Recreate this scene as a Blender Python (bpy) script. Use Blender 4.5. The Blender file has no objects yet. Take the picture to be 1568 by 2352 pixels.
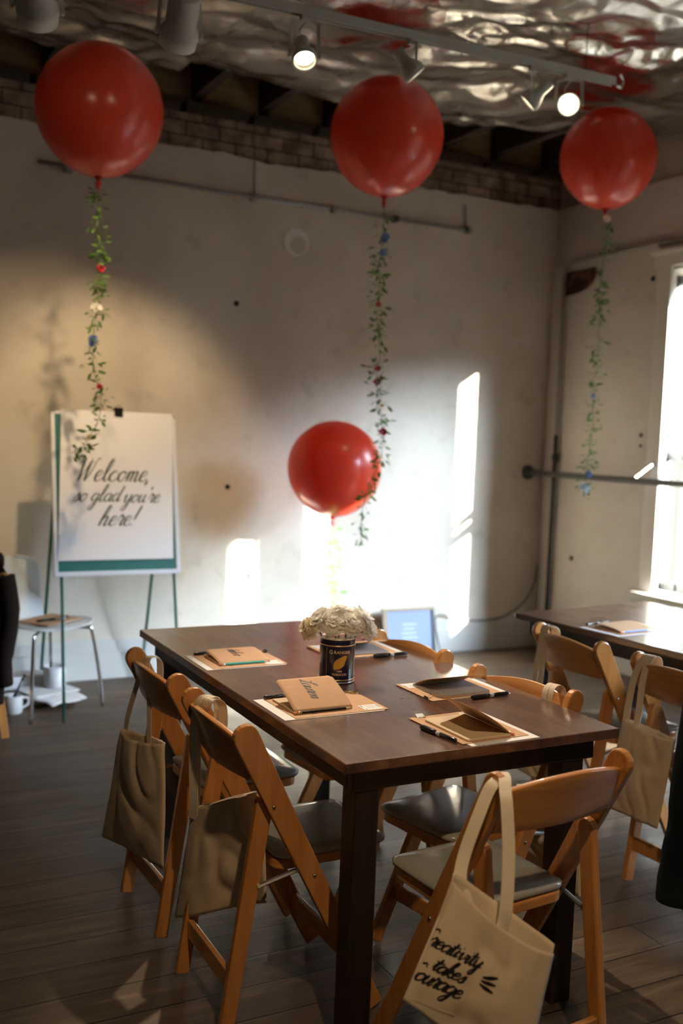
import bpy, bmesh, math, random
from mathutils import Vector, Matrix, noise, Quaternion
V = Vector
PI = math.pi
scene = bpy.context.scene
COL = scene.collection

# ------------------------------------------------------------------ camera
cam_d = bpy.data.cameras.new('camera')
cam = bpy.data.objects.new('camera', cam_d); COL.objects.link(cam)
RT = V((0.88652033, -0.46106219, 0.03877316)); UP = V((0.00150096, 0.0866648, 0.9962364)); FW = V((0.4626872, 0.88312563, -0.07752214))
M = Matrix((( RT.x, UP.x, -FW.x, 0.0), (RT.y, UP.y, -FW.y, 0.0), (RT.z, UP.z, -FW.z, 1.513), (0, 0, 0, 1)))
cam.matrix_world = M
cam_d.sensor_fit = 'HORIZONTAL'; cam_d.sensor_width = 24.0; cam_d.lens = 36.01
cam_d.clip_start = 0.05
cam_d.dof.use_dof = True; cam_d.dof.focus_distance = 2.75; cam_d.dof.aperture_fstop = 2.0
scene.camera = cam

# ------------------------------------------------------------------ world, sun, exposure
SKY = 5.0; GROUND = 1.0; FACADE = 1.5; GLOW = 315.0; SUN = 90.0; LAMP = 1.15
w = bpy.data.worlds.new('sky'); scene.world = w; w.use_nodes = True
nt = w.node_tree; nt.nodes.clear()
out = nt.nodes.new('ShaderNodeOutputWorld'); bg = nt.nodes.new('ShaderNodeBackground')
tc = nt.nodes.new('ShaderNodeTexCoord'); sep = nt.nodes.new('ShaderNodeSeparateXYZ'); rmp = nt.nodes.new('ShaderNodeValToRGB')
mr = nt.nodes.new('ShaderNodeMapRange'); mr.inputs['From Min'].default_value = -1; mr.inputs['From Max'].default_value = 1
nt.links.new(tc.outputs['Generated'], sep.inputs[0]); nt.links.new(sep.outputs['Z'], mr.inputs['Value'])
nt.links.new(mr.outputs[0], rmp.inputs[0]); nt.links.new(rmp.outputs[0], bg.inputs[0]); nt.links.new(bg.outputs[0], out.inputs[0])
g = GROUND / SKY
f = FACADE / SKY
rmp.color_ramp.elements[0].position = 0.48; rmp.color_ramp.elements[0].color = (0.95*g, 0.90*g, 0.80*g, 1)
rmp.color_ramp.elements[1].position = 0.52; rmp.color_ramp.elements[1].color = (0.95*f, 0.97*f, 1.0*f, 1)
for p, c in ((0.66, (0.90*f, 0.95*f, 1.0*f)), (0.74, (0.66, 0.80, 1.0)), (1.0, (0.42, 0.58, 1.0))):      # street fronts, then open sky above them
    e = rmp.color_ramp.elements.new(p); e.color = (*c, 1)
bg.inputs['Strength'].default_value = SKY
# hazy glow of the sky around the low sun, above the street fronts
SD = V((1.0, -1.9, 0.671)).normalized()
dp = nt.nodes.new('ShaderNodeVectorMath'); dp.operation = 'DOT_PRODUCT'; dp.inputs[1].default_value = SD; nt.links.new(tc.outputs['Generated'], dp.inputs[0])
mx = nt.nodes.new('ShaderNodeMath'); mx.operation = 'MAXIMUM'; mx.inputs[1].default_value = 0.0; nt.links.new(dp.outputs['Value'], mx.inputs[0])
pw = nt.nodes.new('ShaderNodeMath'); pw.operation = 'POWER'; pw.inputs[1].default_value = 9.0; nt.links.new(mx.outputs[0], pw.inputs[0])
em = nt.nodes.new('ShaderNodeMapRange'); em.interpolation_type = 'SMOOTHSTEP'; em.inputs['From Min'].default_value = 0.19; em.inputs['From Max'].default_value = 0.30; nt.links.new(sep.outputs['Z'], em.inputs['Value'])
ml = nt.nodes.new('ShaderNodeMath'); ml.operation = 'MULTIPLY'; nt.links.new(pw.outputs[0], ml.inputs[0]); nt.links.new(em.outputs[0], ml.inputs[1])
m2 = nt.nodes.new('ShaderNodeMath'); m2.operation = 'MULTIPLY'; m2.inputs[1].default_value = GLOW; nt.links.new(ml.outputs[0], m2.inputs[0])
bg2 = nt.nodes.new('ShaderNodeBackground'); bg2.inputs[0].default_value = (0.70, 0.83, 1.0, 1); nt.links.new(m2.outputs[0], bg2.inputs[1])
ad = nt.nodes.new('ShaderNodeAddShader'); nt.links.new(bg.outputs[0], ad.inputs[0]); nt.links.new(bg2.outputs[0], ad.inputs[1]); nt.links.new(ad.outputs[0], out.inputs[0])
w.cycles.sampling_method = 'MANUAL'; w.cycles.sample_map_resolution = 1024
sd = bpy.data.lights.new('sun', 'SUN'); sd.energy = SUN; sd.angle = math.radians(0.9); sd.color = (1.0, 0.90, 0.76)
sun = bpy.data.objects.new('sun', sd); COL.objects.link(sun)
sun.rotation_euler = V((-1.0, 1.9, -0.671)).to_track_quat('-Z', 'Y').to_euler()
vs = scene.view_settings
vs.view_transform = 'Standard'; vs.look = 'None'; vs.gamma = 1.0; vs.use_curve_mapping = False; vs.exposure = 0.0

# ------------------------------------------------------------------ materials
MT = {}
def mat(name, col, rough=0.5, metal=0.0, spec=0.5, coat=0.0, emit=None, estr=0.0, trans=0.0, sss=0.0):
    m = bpy.data.materials.new(name); m.use_nodes = True
    b = m.node_tree.nodes['Principled BSDF']
    b.inputs['Base Color'].default_value = (*col, 1); b.inputs['Roughness'].default_value = rough
    b.inputs['Metallic'].default_value = metal; b.inputs['Specular IOR Level'].default_value = spec
    b.inputs['Coat Weight'].default_value = coat; b.inputs['Coat Roughness'].default_value = 0.12
    if emit: b.inputs['Emission Color'].default_value = (*emit, 1); b.inputs['Emission Strength'].default_value = estr
    if trans: b.inputs['Transmission Weight'].default_value = trans
    if sss:
        b.inputs['Subsurface Weight'].default_value = sss; b.inputs['Subsurface Radius'].default_value = (0.02, 0.02, 0.01)
    MT[name] = m
    return m
def nodes(m):
    return m.node_tree, m.node_tree.nodes['Principled BSDF']
def coords(nt, scale=(1, 1, 1), kind='Object'):
    t = nt.nodes.new('ShaderNodeTexCoord'); mp = nt.nodes.new('ShaderNodeMapping')
    mp.inputs['Scale'].default_value = scale
    nt.links.new(t.outputs[kind], mp.inputs['Vector'])
    return mp.outputs['Vector']
def noise_node(nt, vec, scale, detail=4, rough=0.55, dist=0.0):
    n = nt.nodes.new('ShaderNodeTexNoise'); n.inputs['Scale'].default_value = scale; n.inputs['Detail'].default_value = detail
    n.inputs['Roughness'].default_value = rough; n.inputs['Distortion'].default_value = dist
    nt.links.new(vec, n.inputs['Vector']); return n.outputs['Fac']
def ramp(nt, fac, stops):
    r = nt.nodes.new('ShaderNodeValToRGB'); nt.links.new(fac, r.inputs[0])
    el = r.color_ramp.elements
    while len(el) < len(stops): el.new(0.5)
    for k, (p, c) in enumerate(stops): el[k].position = p; el[k].color = (*c, 1)
    return r.outputs[0]
def mixc(nt, a, b, fac, mode='MIX'):
    n = nt.nodes.new('ShaderNodeMix'); n.data_type = 'RGBA'; n.blend_type = mode
    for s, v in ((6, a), (7, b), (0, fac)):
        if isinstance(v, (int, float)): n.inputs[s].default_value = v
        elif isinstance(v, tuple): n.inputs[s].default_value = (*v, 1)
        else: nt.links.new(v, n.inputs[s])
    return n.outputs[2]
def bump(nt, b, h, strength=0.3, dist=0.01):
    n = nt.nodes.new('ShaderNodeBump'); n.inputs['Strength'].default_value = strength; n.inputs['Distance'].default_value = dist
    nt.links.new(h, n.inputs['Height']); nt.links.new(n.outputs[0], b.inputs['Normal'])

def wood(name, c0, c1, rough=0.35, coat=0.3, axis=2, scale=1.0, grain=0.15):
    m = mat(name, c0, rough, coat=coat); nt, b = nodes(m)
    s = [14*scale]*3; s[axis] = 1.2*scale
    v = coords(nt, tuple(s))
    f = noise_node(nt, v, 3.0, 6, 0.6, 0.6)
    c = ramp(nt, f, [(0.3, c0), (0.7, c1)])
    nt.links.new(c, b.inputs['Base Color']); bump(nt, b, f, grain, 0.002)
    return m

# plaster
def plaster(name, base, dark, rough=0.55):
    m = mat(name, base, rough, spec=0.35); nt, b = nodes(m)
    v = coords(nt)
    n1 = noise_node(nt, v, 0.9, 6, 0.6, 0.3); n2 = noise_node(nt, v, 7.0, 5, 0.6); n3 = noise_node(nt, v, 45, 3)
    c = ramp(nt, n1, [(0.35, dark), (0.62, base)])
    sp = ramp(nt, n2, [(0.28, (0.78, 0.76, 0.72)), (0.42, (1, 1, 1))])
    c = mixc(nt, c, sp, 0.6, 'MULTIPLY')
    nt.links.new(c, b.inputs['Base Color'])
    h = mixc(nt, n1, n3, 0.25); bump(nt, b, h, 0.35, 0.012)
    return m
plaster('plaster', (0.75, 0.69, 0.60), (0.60, 0.53, 0.44))
plaster('panel_paint', (0.62, 0.58, 0.52), (0.46, 0.42, 0.37), 0.45)
plaster('upper_plaster', (0.42, 0.36, 0.29), (0.28, 0.23, 0.18), 0.6)
plaster('dark_wall', (0.22, 0.19, 0.16), (0.15, 0.13, 0.11), 0.8)
mat('trim_paint', (0.66, 0.63, 0.57), 0.4); mat('sash', (0.10, 0.11, 0.11), 0.5)
m = mat('base_paint', (0.58, 0.57, 0.55), 0.45)
# brick
m = mat('brick', (0.3, 0.2, 0.15), 0.85, spec=0.2); nt, b = nodes(m)
v = coords(nt); sp = nt.nodes.new('ShaderNodeSeparateXYZ'); cb = nt.nodes.new('ShaderNodeCombineXYZ')
nt.links.new(v, sp.inputs[0]); nt.links.new(sp.outputs[0], cb.inputs[0]); nt.links.new(sp.outputs[2], cb.inputs[1])
bt = nt.nodes.new('ShaderNodeTexBrick'); nt.links.new(cb.outputs[0], bt.inputs['Vector'])
bt.inputs['Color1'].default_value = (0.44, 0.35, 0.28, 1); bt.inputs['Color2'].default_value = (0.32, 0.24, 0.18, 1); bt.inputs['Mortar'].default_value = (0.05, 0.035, 0.025, 1)
bt.inputs['Scale'].default_value = 1.0; bt.inputs['Brick Width'].default_value = 0.21; bt.inputs['Row Height'].default_value = 0.085; bt.inputs['Mortar Size'].default_value = 0.005
bt.inputs['Mortar Smooth'].default_value = 0.4
n1 = noise_node(nt, v, 9, 5)
nt.links.new(mixc(nt, bt.outputs['Color'], ramp(nt, n1, [(0.35, (0.45, 0.4, 0.36)), (0.65, (1.15, 1.1, 1.0))]), 1.0, 'MULTIPLY'), b.inputs['Base Color'])
bump(nt, b, bt.outputs['Fac'], -0.8, 0.02)
# floor
m = mat('floor_boards', (0.1, 0.08, 0.06), 0.5, spec=0.35); nt, b = nodes(m)
v = coords(nt)
bt = nt.nodes.new('ShaderNodeTexBrick'); nt.links.new(v, bt.inputs['Vector']); bt.offset = 0.37
bt.inputs['Color1'].default_value = (0.95, 0.95, 0.95, 1); bt.inputs['Color2'].default_value = (0.68, 0.66, 0.64, 1); bt.inputs['Mortar'].default_value = (0.10, 0.08, 0.06, 1)
bt.inputs['Scale'].default_value = 1.0; bt.inputs['Brick Width'].default_value = 2.3; bt.inputs['Row Height'].default_value = 0.145; bt.inputs['Mortar Size'].default_value = 0.0035; bt.inputs['Mortar Smooth'].default_value = 0.3
v2 = coords(nt, (1.2, 14, 1)); g1 = noise_node(nt, v2, 2.2, 8, 0.65, 0.7)
g2 = noise_node(nt, v, 1.7, 5, 0.6); g3 = noise_node(nt, v, 14, 5, 0.6, 1.0)
c = ramp(nt, g1, [(0.30, (0.062, 0.041, 0.026)), (0.55, (0.125, 0.087, 0.057)), (0.75, (0.21, 0.158, 0.110))])
c = mixc(nt, c, ramp(nt, g2, [(0.35, (0.6, 0.57, 0.54)), (0.65, (1.15, 1.12, 1.08))]), 0.8, 'MULTIPLY')
c = mixc(nt, c, ramp(nt, g3, [(0.24, (0.30, 0.26, 0.22)), (0.34, (1, 1, 1))]), 0.8, 'MULTIPLY')
c = mixc(nt, c, bt.outputs['Color'], 1.0, 'MULTIPLY')
nt.links.new(c, b.inputs['Base Color'])
nt.links.new(ramp(nt, g2, [(0.3, (0.32, 0.32, 0.32)), (0.7, (0.6, 0.6, 0.6))]), b.inputs['Roughness'])
h = mixc(nt, bt.outputs['Color'], g1, 0.3); bump(nt, b, h, 0.5, 0.006)
# foil
m = mat('foil', (0.62, 0.60, 0.57), 0.22, metal=1.0); nt, b = nodes(m)
v = coords(nt); n1 = noise_node(nt, v, 18, 5, 0.6, 1.2); n2 = noise_node(nt, v, 1.3, 3)
nt.links.new(ramp(nt, n2, [(0.35, (0.14, 0.14, 0.14)), (0.7, (0.36, 0.36, 0.36))]), b.inputs['Roughness'])
vo = nt.nodes.new('ShaderNodeTexVoronoi'); vo.inputs['Scale'].default_value = 5.5; wv = nt.nodes.new('ShaderNodeVectorMath'); wv.operation = 'MULTIPLY_ADD'
nn = nt.nodes.new('ShaderNodeTexNoise'); nn.inputs['Scale'].default_value = 2.0; nt.links.new(v, nn.inputs['Vector']); nt.links.new(nn.outputs['Color'], wv.inputs[0]); wv.inputs[1].default_value = (0.8, 0.8, 0.8); nt.links.new(v, wv.inputs[2]); nt.links.new(wv.outputs[0], vo.inputs['Vector'])
bump(nt, b, mixc(nt, vo.outputs['Distance'], n1, 0.22), 0.38, 0.03)
mat('dark_void', (0.03, 0.025, 0.02), 0.9, spec=0.1)
wood('beam', (0.035, 0.025, 0.018), (0.075, 0.05, 0.03), 0.8, 0.0, 1)
wood('lath', (0.22, 0.15, 0.06), (0.38, 0.28, 0.13), 0.8, 0.0, 0)
m = mat('broken_patch', (0.1, 0.05, 0.03), 0.9, spec=0.1); nt, b = nodes(m)
f = noise_node(nt, coords(nt), 22, 5); nt.links.new(ramp(nt, f, [(0.4, (0.02, 0.012, 0.01)), (0.62, (0.16, 0.075, 0.05))]), b.inputs['Base Color'])
mat('patch_white', (0.80, 0.77, 0.71), 0.4)
# furniture
m = mat('walnut', (0.05, 0.02, 0.015), 0.27, coat=1.0, spec=0.6); nt, b = nodes(m); b.inputs['Coat Roughness'].default_value = 0.16; b.inputs['Coat IOR'].default_value = 1.8
v = coords(nt, (11, 1.3, 11)); g1 = noise_node(nt, v, 2.0, 7, 0.62, 0.8); g2 = noise_node(nt, coords(nt), 3.2, 4)
c = ramp(nt, g1, [(0.30, (0.045, 0.020, 0.013)), (0.52, (0.110, 0.050, 0.031)), (0.74, (0.19, 0.090, 0.052))])
c = mixc(nt, c, ramp(nt, g2, [(0.55, (0, 0, 0)), (0.72, (0.16, 0.05, 0.012))]), 0.35, 'ADD')
nt.links.new(c, b.inputs['Base Color']); bump(nt, b, g1, 0.12, 0.002)
nt.links.new(ramp(nt, g2, [(0.3, (0.24,)*3), (0.7, (0.38,)*3)]), b.inputs['Roughness'])
wood('dark_leg', (0.012, 0.008, 0.006), (0.026, 0.016, 0.011), 0.45, 0.1, 2)
wood('honey', (0.44, 0.175, 0.045), (0.60, 0.275, 0.085), 0.3, 0.5, 2, 1.0, 0.06)
wood('honey_x', (0.46, 0.19, 0.055), (0.62, 0.30, 0.10), 0.3, 0.5, 0, 1.0, 0.06)
m = mat('vinyl', (0.34, 0.35, 0.32), 0.22, coat=0.4); nt, b = nodes(m)
f = noise_node(nt, coords(nt), 9, 4); bump(nt, b, f, 0.25, 0.01)
mat('steel', (0.75, 0.75, 0.75), 0.25, metal=1.0); mat('chrome', (0.85, 0.87, 0.9), 0.12, metal=1.0)
def cloth(name, c, rough=0.9):
    m = mat(name, c, rough, spec=0.15); nt, b = nodes(m)
    v = coords(nt); f = noise_node(nt, v, 260, 2); f2 = noise_node(nt, v, 9, 4)
    nt.links.new(mixc(nt, c, tuple(min(1, x*0.82) for x in c), f2), b.inputs['Base Color'])
    bump(nt, b, mixc(nt, f, f2, 0.6), 0.35, 0.004)
    return m
cloth('canvas', (0.72, 0.60, 0.45)); cloth('canvas_strap', (0.78, 0.69, 0.57)); cloth('dark_denim', (0.010, 0.016, 0.022)); cloth('jacket', (0.020, 0.012, 0.009)); cloth('shirt', (0.05, 0.055, 0.06))
mat('skin', (0.55, 0.33, 0.24), 0.5, sss=0.1); mat('hair', (0.03, 0.018, 0.012), 0.5); mat('shoe', (0.012, 0.011, 0.011), 0.4)

m = mat('balloon_knot', (0.45, 0.01, 0.01), 0.35)
def leafy(name, c, c2):
    m = bpy.data.materials.new(name); m.use_nodes = True; nt = m.node_tree; nt.nodes.clear()
    o = nt.nodes.new('ShaderNodeOutputMaterial'); d = nt.nodes.new('ShaderNodeBsdfPrincipled'); t = nt.nodes.new('ShaderNodeBsdfTranslucent'); x = nt.nodes.new('ShaderNodeMixShader')
    f = noise_node(nt, coords(nt), 30, 3); cc = ramp(nt, f, [(0.35, c), (0.65, c2)])
    nt.links.new(cc, d.inputs['Base Color']); nt.links.new(cc, t.inputs['Color']); d.inputs['Roughness'].default_value = 0.45
    x.inputs[0].default_value = 0.35; nt.links.new(d.outputs[0], x.inputs[1]); nt.links.new(t.outputs[0], x.inputs[2]); nt.links.new(x.outputs[0], o.inputs[0])
    MT[name] = m
leafy('leaf', (0.055, 0.13, 0.022), (0.13, 0.24, 0.05)); leafy('sunlit_leaf', (0.22, 0.50, 0.08), (0.36, 0.66, 0.16))  # second leaf green is lightened: sunlight put into the colour
leafy('petal_white', (0.93, 0.91, 0.87), (0.97, 0.96, 0.93)); leafy('petal_cream', (0.92, 0.85, 0.70), (0.95, 0.90, 0.78))
leafy('petal_red', (0.42, 0.015, 0.03), (0.6, 0.03, 0.08)); leafy('petal_blue', (0.10, 0.17, 0.42), (0.2, 0.3, 0.6)); leafy('petal_pale', (0.6, 0.68, 0.85), (0.8, 0.85, 0.95))
leafy('balloon', (0.88, 0.085, 0.040), (0.92, 0.095, 0.045))
for nd in MT['balloon'].node_tree.nodes:
    if nd.type == 'BSDF_PRINCIPLED': nd.inputs['Roughness'].default_value = 0.30; nd.inputs['Coat Weight'].default_value = 0.5; nd.inputs['Coat Roughness'].default_value = 0.18
    if nd.type == 'MIX_SHADER': nd.inputs[0].default_value = 0.30
for k in ('petal_white', 'petal_cream'):
    for nd in MT[k].node_tree.nodes:
        if nd.type == 'MIX_SHADER': nd.inputs[0].default_value = 0.55
mat('stem', (0.10, 0.16, 0.05), 0.6)
def paper(name, c, k=0.08):
    m = mat(name, c, 0.75, spec=0.25); nt, b = nodes(m); f = noise_node(nt, coords(nt), 70, 4)
    nt.links.new(mixc(nt, tuple(x*(1-k) for x in c), c, f), b.inputs['Base Color'])
paper('kraft', (0.62, 0.385, 0.235), 0.15); paper('kraft_pale', (0.66, 0.48, 0.30), 0.1); paper('white_paper', (0.82, 0.82, 0.85), 0.03); paper('page', (0.70, 0.57, 0.40), 0.06); paper('grey_page', (0.50, 0.50, 0.52), 0.06)
mat('ink', (0.012, 0.011, 0.012), 0.6); mat('brush_ink', (0.06, 0.075, 0.07), 0.7); mat('black_plastic', (0.010, 0.010, 0.011), 0.25, coat=0.3); mat('grey_band', (0.45, 0.48, 0.52), 0.4)
mat('teal_paint', (0.05, 0.50, 0.45), 0.35); mat('yellow_paint', (0.80, 0.48, 0.03), 0.35); mat('green_paint', (0.25, 0.42, 0.25), 0.35); mat('blue_paint', (0.08, 0.16, 0.45), 0.35)
mat('raw_wood', (0.70, 0.52, 0.32), 0.6); mat('graphite', (0.05, 0.05, 0.05), 0.4); mat('eraser', (0.65, 0.25, 0.18), 0.7); mat('brass', (0.80, 0.62, 0.32), 0.3, metal=1.0)
mat('tin_navy', (0.010, 0.013, 0.040), 0.22, coat=0.6); mat('tin_black', (0.008, 0.008, 0.009), 0.3, coat=0.5); mat('gold', (0.85, 0.62, 0.30), 0.3, metal=0.7); mat('leaf_gold', (0.62, 0.33, 0.035), 0.4); mat('letter_tan', (0.72, 0.50, 0.32), 0.4); mat('rim', (0.9, 0.86, 0.75), 0.25, metal=0.7)
mat('easel_green', (0.015, 0.105, 0.075), 0.45); mat('board_green', (0.012, 0.135, 0.125), 0.5); mat('board_frame', (0.72, 0.74, 0.80), 0.35)
mat('lamp_white', (0.62, 0.62, 0.58), 0.45); mat('lamp_reflector', (0.9, 0.85, 0.65), 0.2, metal=1.0, emit=(1.0, 0.82, 0.5), estr=0.6)
mat('bulb', (1, 1, 1), 0.4, emit=(1.0, 0.87, 0.62), estr=18.0); mat('bulb_bright', (1, 1, 1), 0.4, emit=(1.0, 0.87, 0.62), estr=60.0)
mat('shell_white', (0.62, 0.66, 0.68), 0.35, coat=0.2); mat('ceramic', (0.72, 0.72, 0.74), 0.25, coat=0.3); mat('coffee', (0.05, 0.03, 0.02), 0.3)
mat('pipe_dark', (0.045, 0.045, 0.042), 0.5); mat('conduit', (0.36, 0.36, 0.37), 0.4, metal=0.5); mat('pipe_painted', (0.30, 0.28, 0.24), 0.5); mat('wire', (0.06, 0.05, 0.045), 0.6)
mat('frame_wood', (0.28, 0.20, 0.12), 0.5); mat('frame_dark', (0.05, 0.06, 0.055), 0.5); paper('print_blue', (0.26, 0.31, 0.50), 0.1)
paper('box_card', (0.40, 0.33, 0.28), 0.1)
m = bpy.data.materials.new('glass'); m.use_nodes = True; nt = m.node_tree; nt.nodes.clear(); MT['glass'] = m
o = nt.nodes.new('ShaderNodeOutputMaterial'); t = nt.nodes.new('ShaderNodeBsdfTransparent'); gl = nt.nodes.new('ShaderNodeBsdfGlossy'); x = nt.nodes.new('ShaderNodeMixShader'); fr = nt.nodes.new('ShaderNodeMath'); lw = nt.nodes.new('ShaderNodeLayerWeight'); pw = nt.nodes.new('ShaderNodeMath'); pw.operation = 'POWER'; pw.inputs[1].default_value = 5.0
fr.operation = 'MULTIPLY_ADD'; fr.inputs[1].default_value = 0.9; fr.inputs[2].default_value = 0.05; lw.inputs['Blend'].default_value = 0.5
nt.links.new(lw.outputs['Facing'], pw.inputs[0]); nt.links.new(pw.outputs[0], fr.inputs[0])
gl.inputs['Roughness'].default_value = 0.02; t.inputs[0].default_value = (0.95, 0.97, 0.96, 1)
nt.links.new(fr.outputs[0], x.inputs[0]); nt.links.new(t.outputs[0], x.inputs[1]); nt.links.new(gl.outputs[0], x.inputs[2]); nt.links.new(x.outputs[0], o.inputs[0])

# ------------------------------------------------------------------ mesh helpers
class MB:
    def __init__(s): s.v = []; s.f = []
    def add(s, vs, fs):
        n = len(s.v); s.v += [V(p) for p in vs]; s.f += [tuple(i+n for i in f) for f in fs]; return s
    nocap = False
    def box(s, a, b):
        x0, y0, z0 = a; x1, y1, z1 = b
        return s.add([(x0,y0,z0),(x1,y0,z0),(x1,y1,z0),(x0,y1,z0),(x0,y0,z1),(x1,y0,z1),(x1,y1,z1),(x0,y1,z1)],
                     [(0,3,2,1),(4,5,6,7),(0,1,5,4),(1,2,6,5),(2,3,7,6),(3,0,4,7)])
    def prism(s, pts, d):                                   # planar outline (3D pts) extruded by the vector d
        n = len(pts); d = V(d); a = [V(p) for p in pts]
        return s.add(a + [p+d for p in a], [tuple(range(n-1, -1, -1)), tuple(range(n, 2*n))] + [(i, (i+1) % n, (i+1) % n+n, i+n) for i in range(n)])
    def tube(s, pts, r, n=10, cap=True):
        pts = [V(p) for p in pts]; rs = r if isinstance(r, (list, tuple)) else [r]*len(pts)
        base = len(s.v); ref = None
        for i, p in enumerate(pts):
            t = (pts[min(i+1, len(pts)-1)] - pts[max(i-1, 0)]).normalized()
            if ref is None: ref = t.orthogonal().normalized()
            ref = (ref - t*ref.dot(t)).normalized(); bn = t.cross(ref)
            for k in range(n):
                a = 2*PI*k/n; s.v.append(p + (ref*math.cos(a) + bn*math.sin(a))*rs[i])
        for i in range(len(pts)-1):
            for k in range(n):
                q = base+i*n; s.f.append((q+k, q+(k+1) % n, q+n+(k+1) % n, q+n+k))
        if cap:
            s.f.append(tuple(base+k for k in range(n-1, -1, -1))); q = base+(len(pts)-1)*n; s.f.append(tuple(q+k for k in range(n)))
        return s
    def lathe(s, prof, n=32, o=(0, 0, 0), axis=(0, 0, 1)):
        o = V(o); q = V((0, 0, 1)).rotation_difference(V(axis).normalized()); base = len(s.v)
        for r, z in prof:
            for k in range(n):
                a = 2*PI*k/n; s.v.append(o + q @ V((r*math.cos(a), r*math.sin(a), z)))
        for i in range(len(prof)-1):
            for k in range(n):
                a = base+i*n; s.f.append((a+k, a+(k+1) % n, a+n+(k+1) % n, a+n+k))
        if prof[0][0] > 1e-5: s.f.append(tuple(base+k for k in range(n-1, -1, -1)))
        if prof[-1][0] > 1e-5 and not s.nocap: s.f.append(tuple(base+(len(prof)-1)*n+k for k in range(n)))
        return s
    def grid(s, fn, nu, nv):
        base = len(s.v)
        for j in range(nv+1):
            for i in range(nu+1): s.v.append(V(fn(i/nu, j/nv)))
        for j in range(nv):
            for i in range(nu):
                a = base+j*(nu+1)+i; s.f.append((a, a+1, a+nu+2, a+nu+1))
        return s
    def ribbon(s, pts, wid, nrm):                           # flat strip; wid may be a list, nrm a vector or list
        pts = [V(p) for p in pts]; base = len(s.v); n = len(pts)
        for i, p in enumerate(pts):
            t = (pts[min(i+1, n-1)] - pts[max(i-1, 0)]).normalized(); N = V(nrm[i] if isinstance(nrm, list) else nrm)
            d = N.cross(t).normalized() * (wid[i] if isinstance(wid, list) else wid)/2
            s.v += [p-d, p+d]
        for i in range(n-1): a = base+2*i; s.f.append((a, a+1, a+3, a+2))
        return s
    def build(s, name, mt, parent=None, smooth=False, bevel=0.0, seg=2, solid=0.0, sub=0, angle=40):
        me = bpy.data.meshes.new(name); me.from_pydata([tuple(p) for p in s.v], [], s.f); me.validate(); 
        bm = bmesh.new(); bm.from_mesh(me)
        if solid == 0: bmesh.ops.recalc_face_normals(bm, faces=bm.faces)
        bm.to_mesh(me); bm.free()
        me.materials.append(MT[mt] if isinstance(mt, str) else mt)
        o = bpy.data.objects.new(name, me); COL.objects.link(o)
        if parent: o.parent = parent
        if smooth:
            me.polygons.foreach_set('use_smooth', [True]*len(me.polygons))
        if solid: q = o.modifiers.new('solid', 'SOLIDIFY'); q.thickness = solid; q.offset = 0
        if bevel:
            q = o.modifiers.new('bevel', 'BEVEL'); q.width = bevel; q.segments = seg; q.limit_method = 'ANGLE'; q.angle_limit = math.radians(angle)
        if sub: q = o.modifiers.new('sub', 'SUBSURF'); q.levels = sub; q.render_levels = sub
        return o
def tag(o, label=None, cat=None, group=None, kind=None):
    if label: o['label'] = label
    if cat: o['category'] = cat
    if group: o['group'] = group
    if kind: o['kind'] = kind
    return o
def thing(name, label, cat, loc=(0, 0, 0), rz=0.0, group=None):
    o = bpy.data.objects.new(name, None); COL.objects.link(o); o.location = loc; o.rotation_euler = (0, 0, rz); o.empty_display_size = 0.1
    return tag(o, label, cat, group)
def copy_tree(o, parent=None):
    c = o.copy(); COL.objects.link(c); c.parent = parent
    for ch in list(o.children): copy_tree(ch, c)
    return c
def catmull(pts, k=6):
    pts = [V(p) for p in pts]; P = [pts[0]] + pts + [pts[-1]]; r = []
    for i in range(1, len(P)-2):
        for j in range(k):
            t = j/k; a, b, c, d = P[i-1], P[i], P[i+1], P[i+2]
            r.append(0.5*((2*b) + (c-a)*t + (2*a-5*b+4*c-d)*t*t + (3*b-a-3*c+d)*t**3))
    r.append(pts[-1]); return r
def struct(o): o['kind'] = 'structure'; return o

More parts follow.
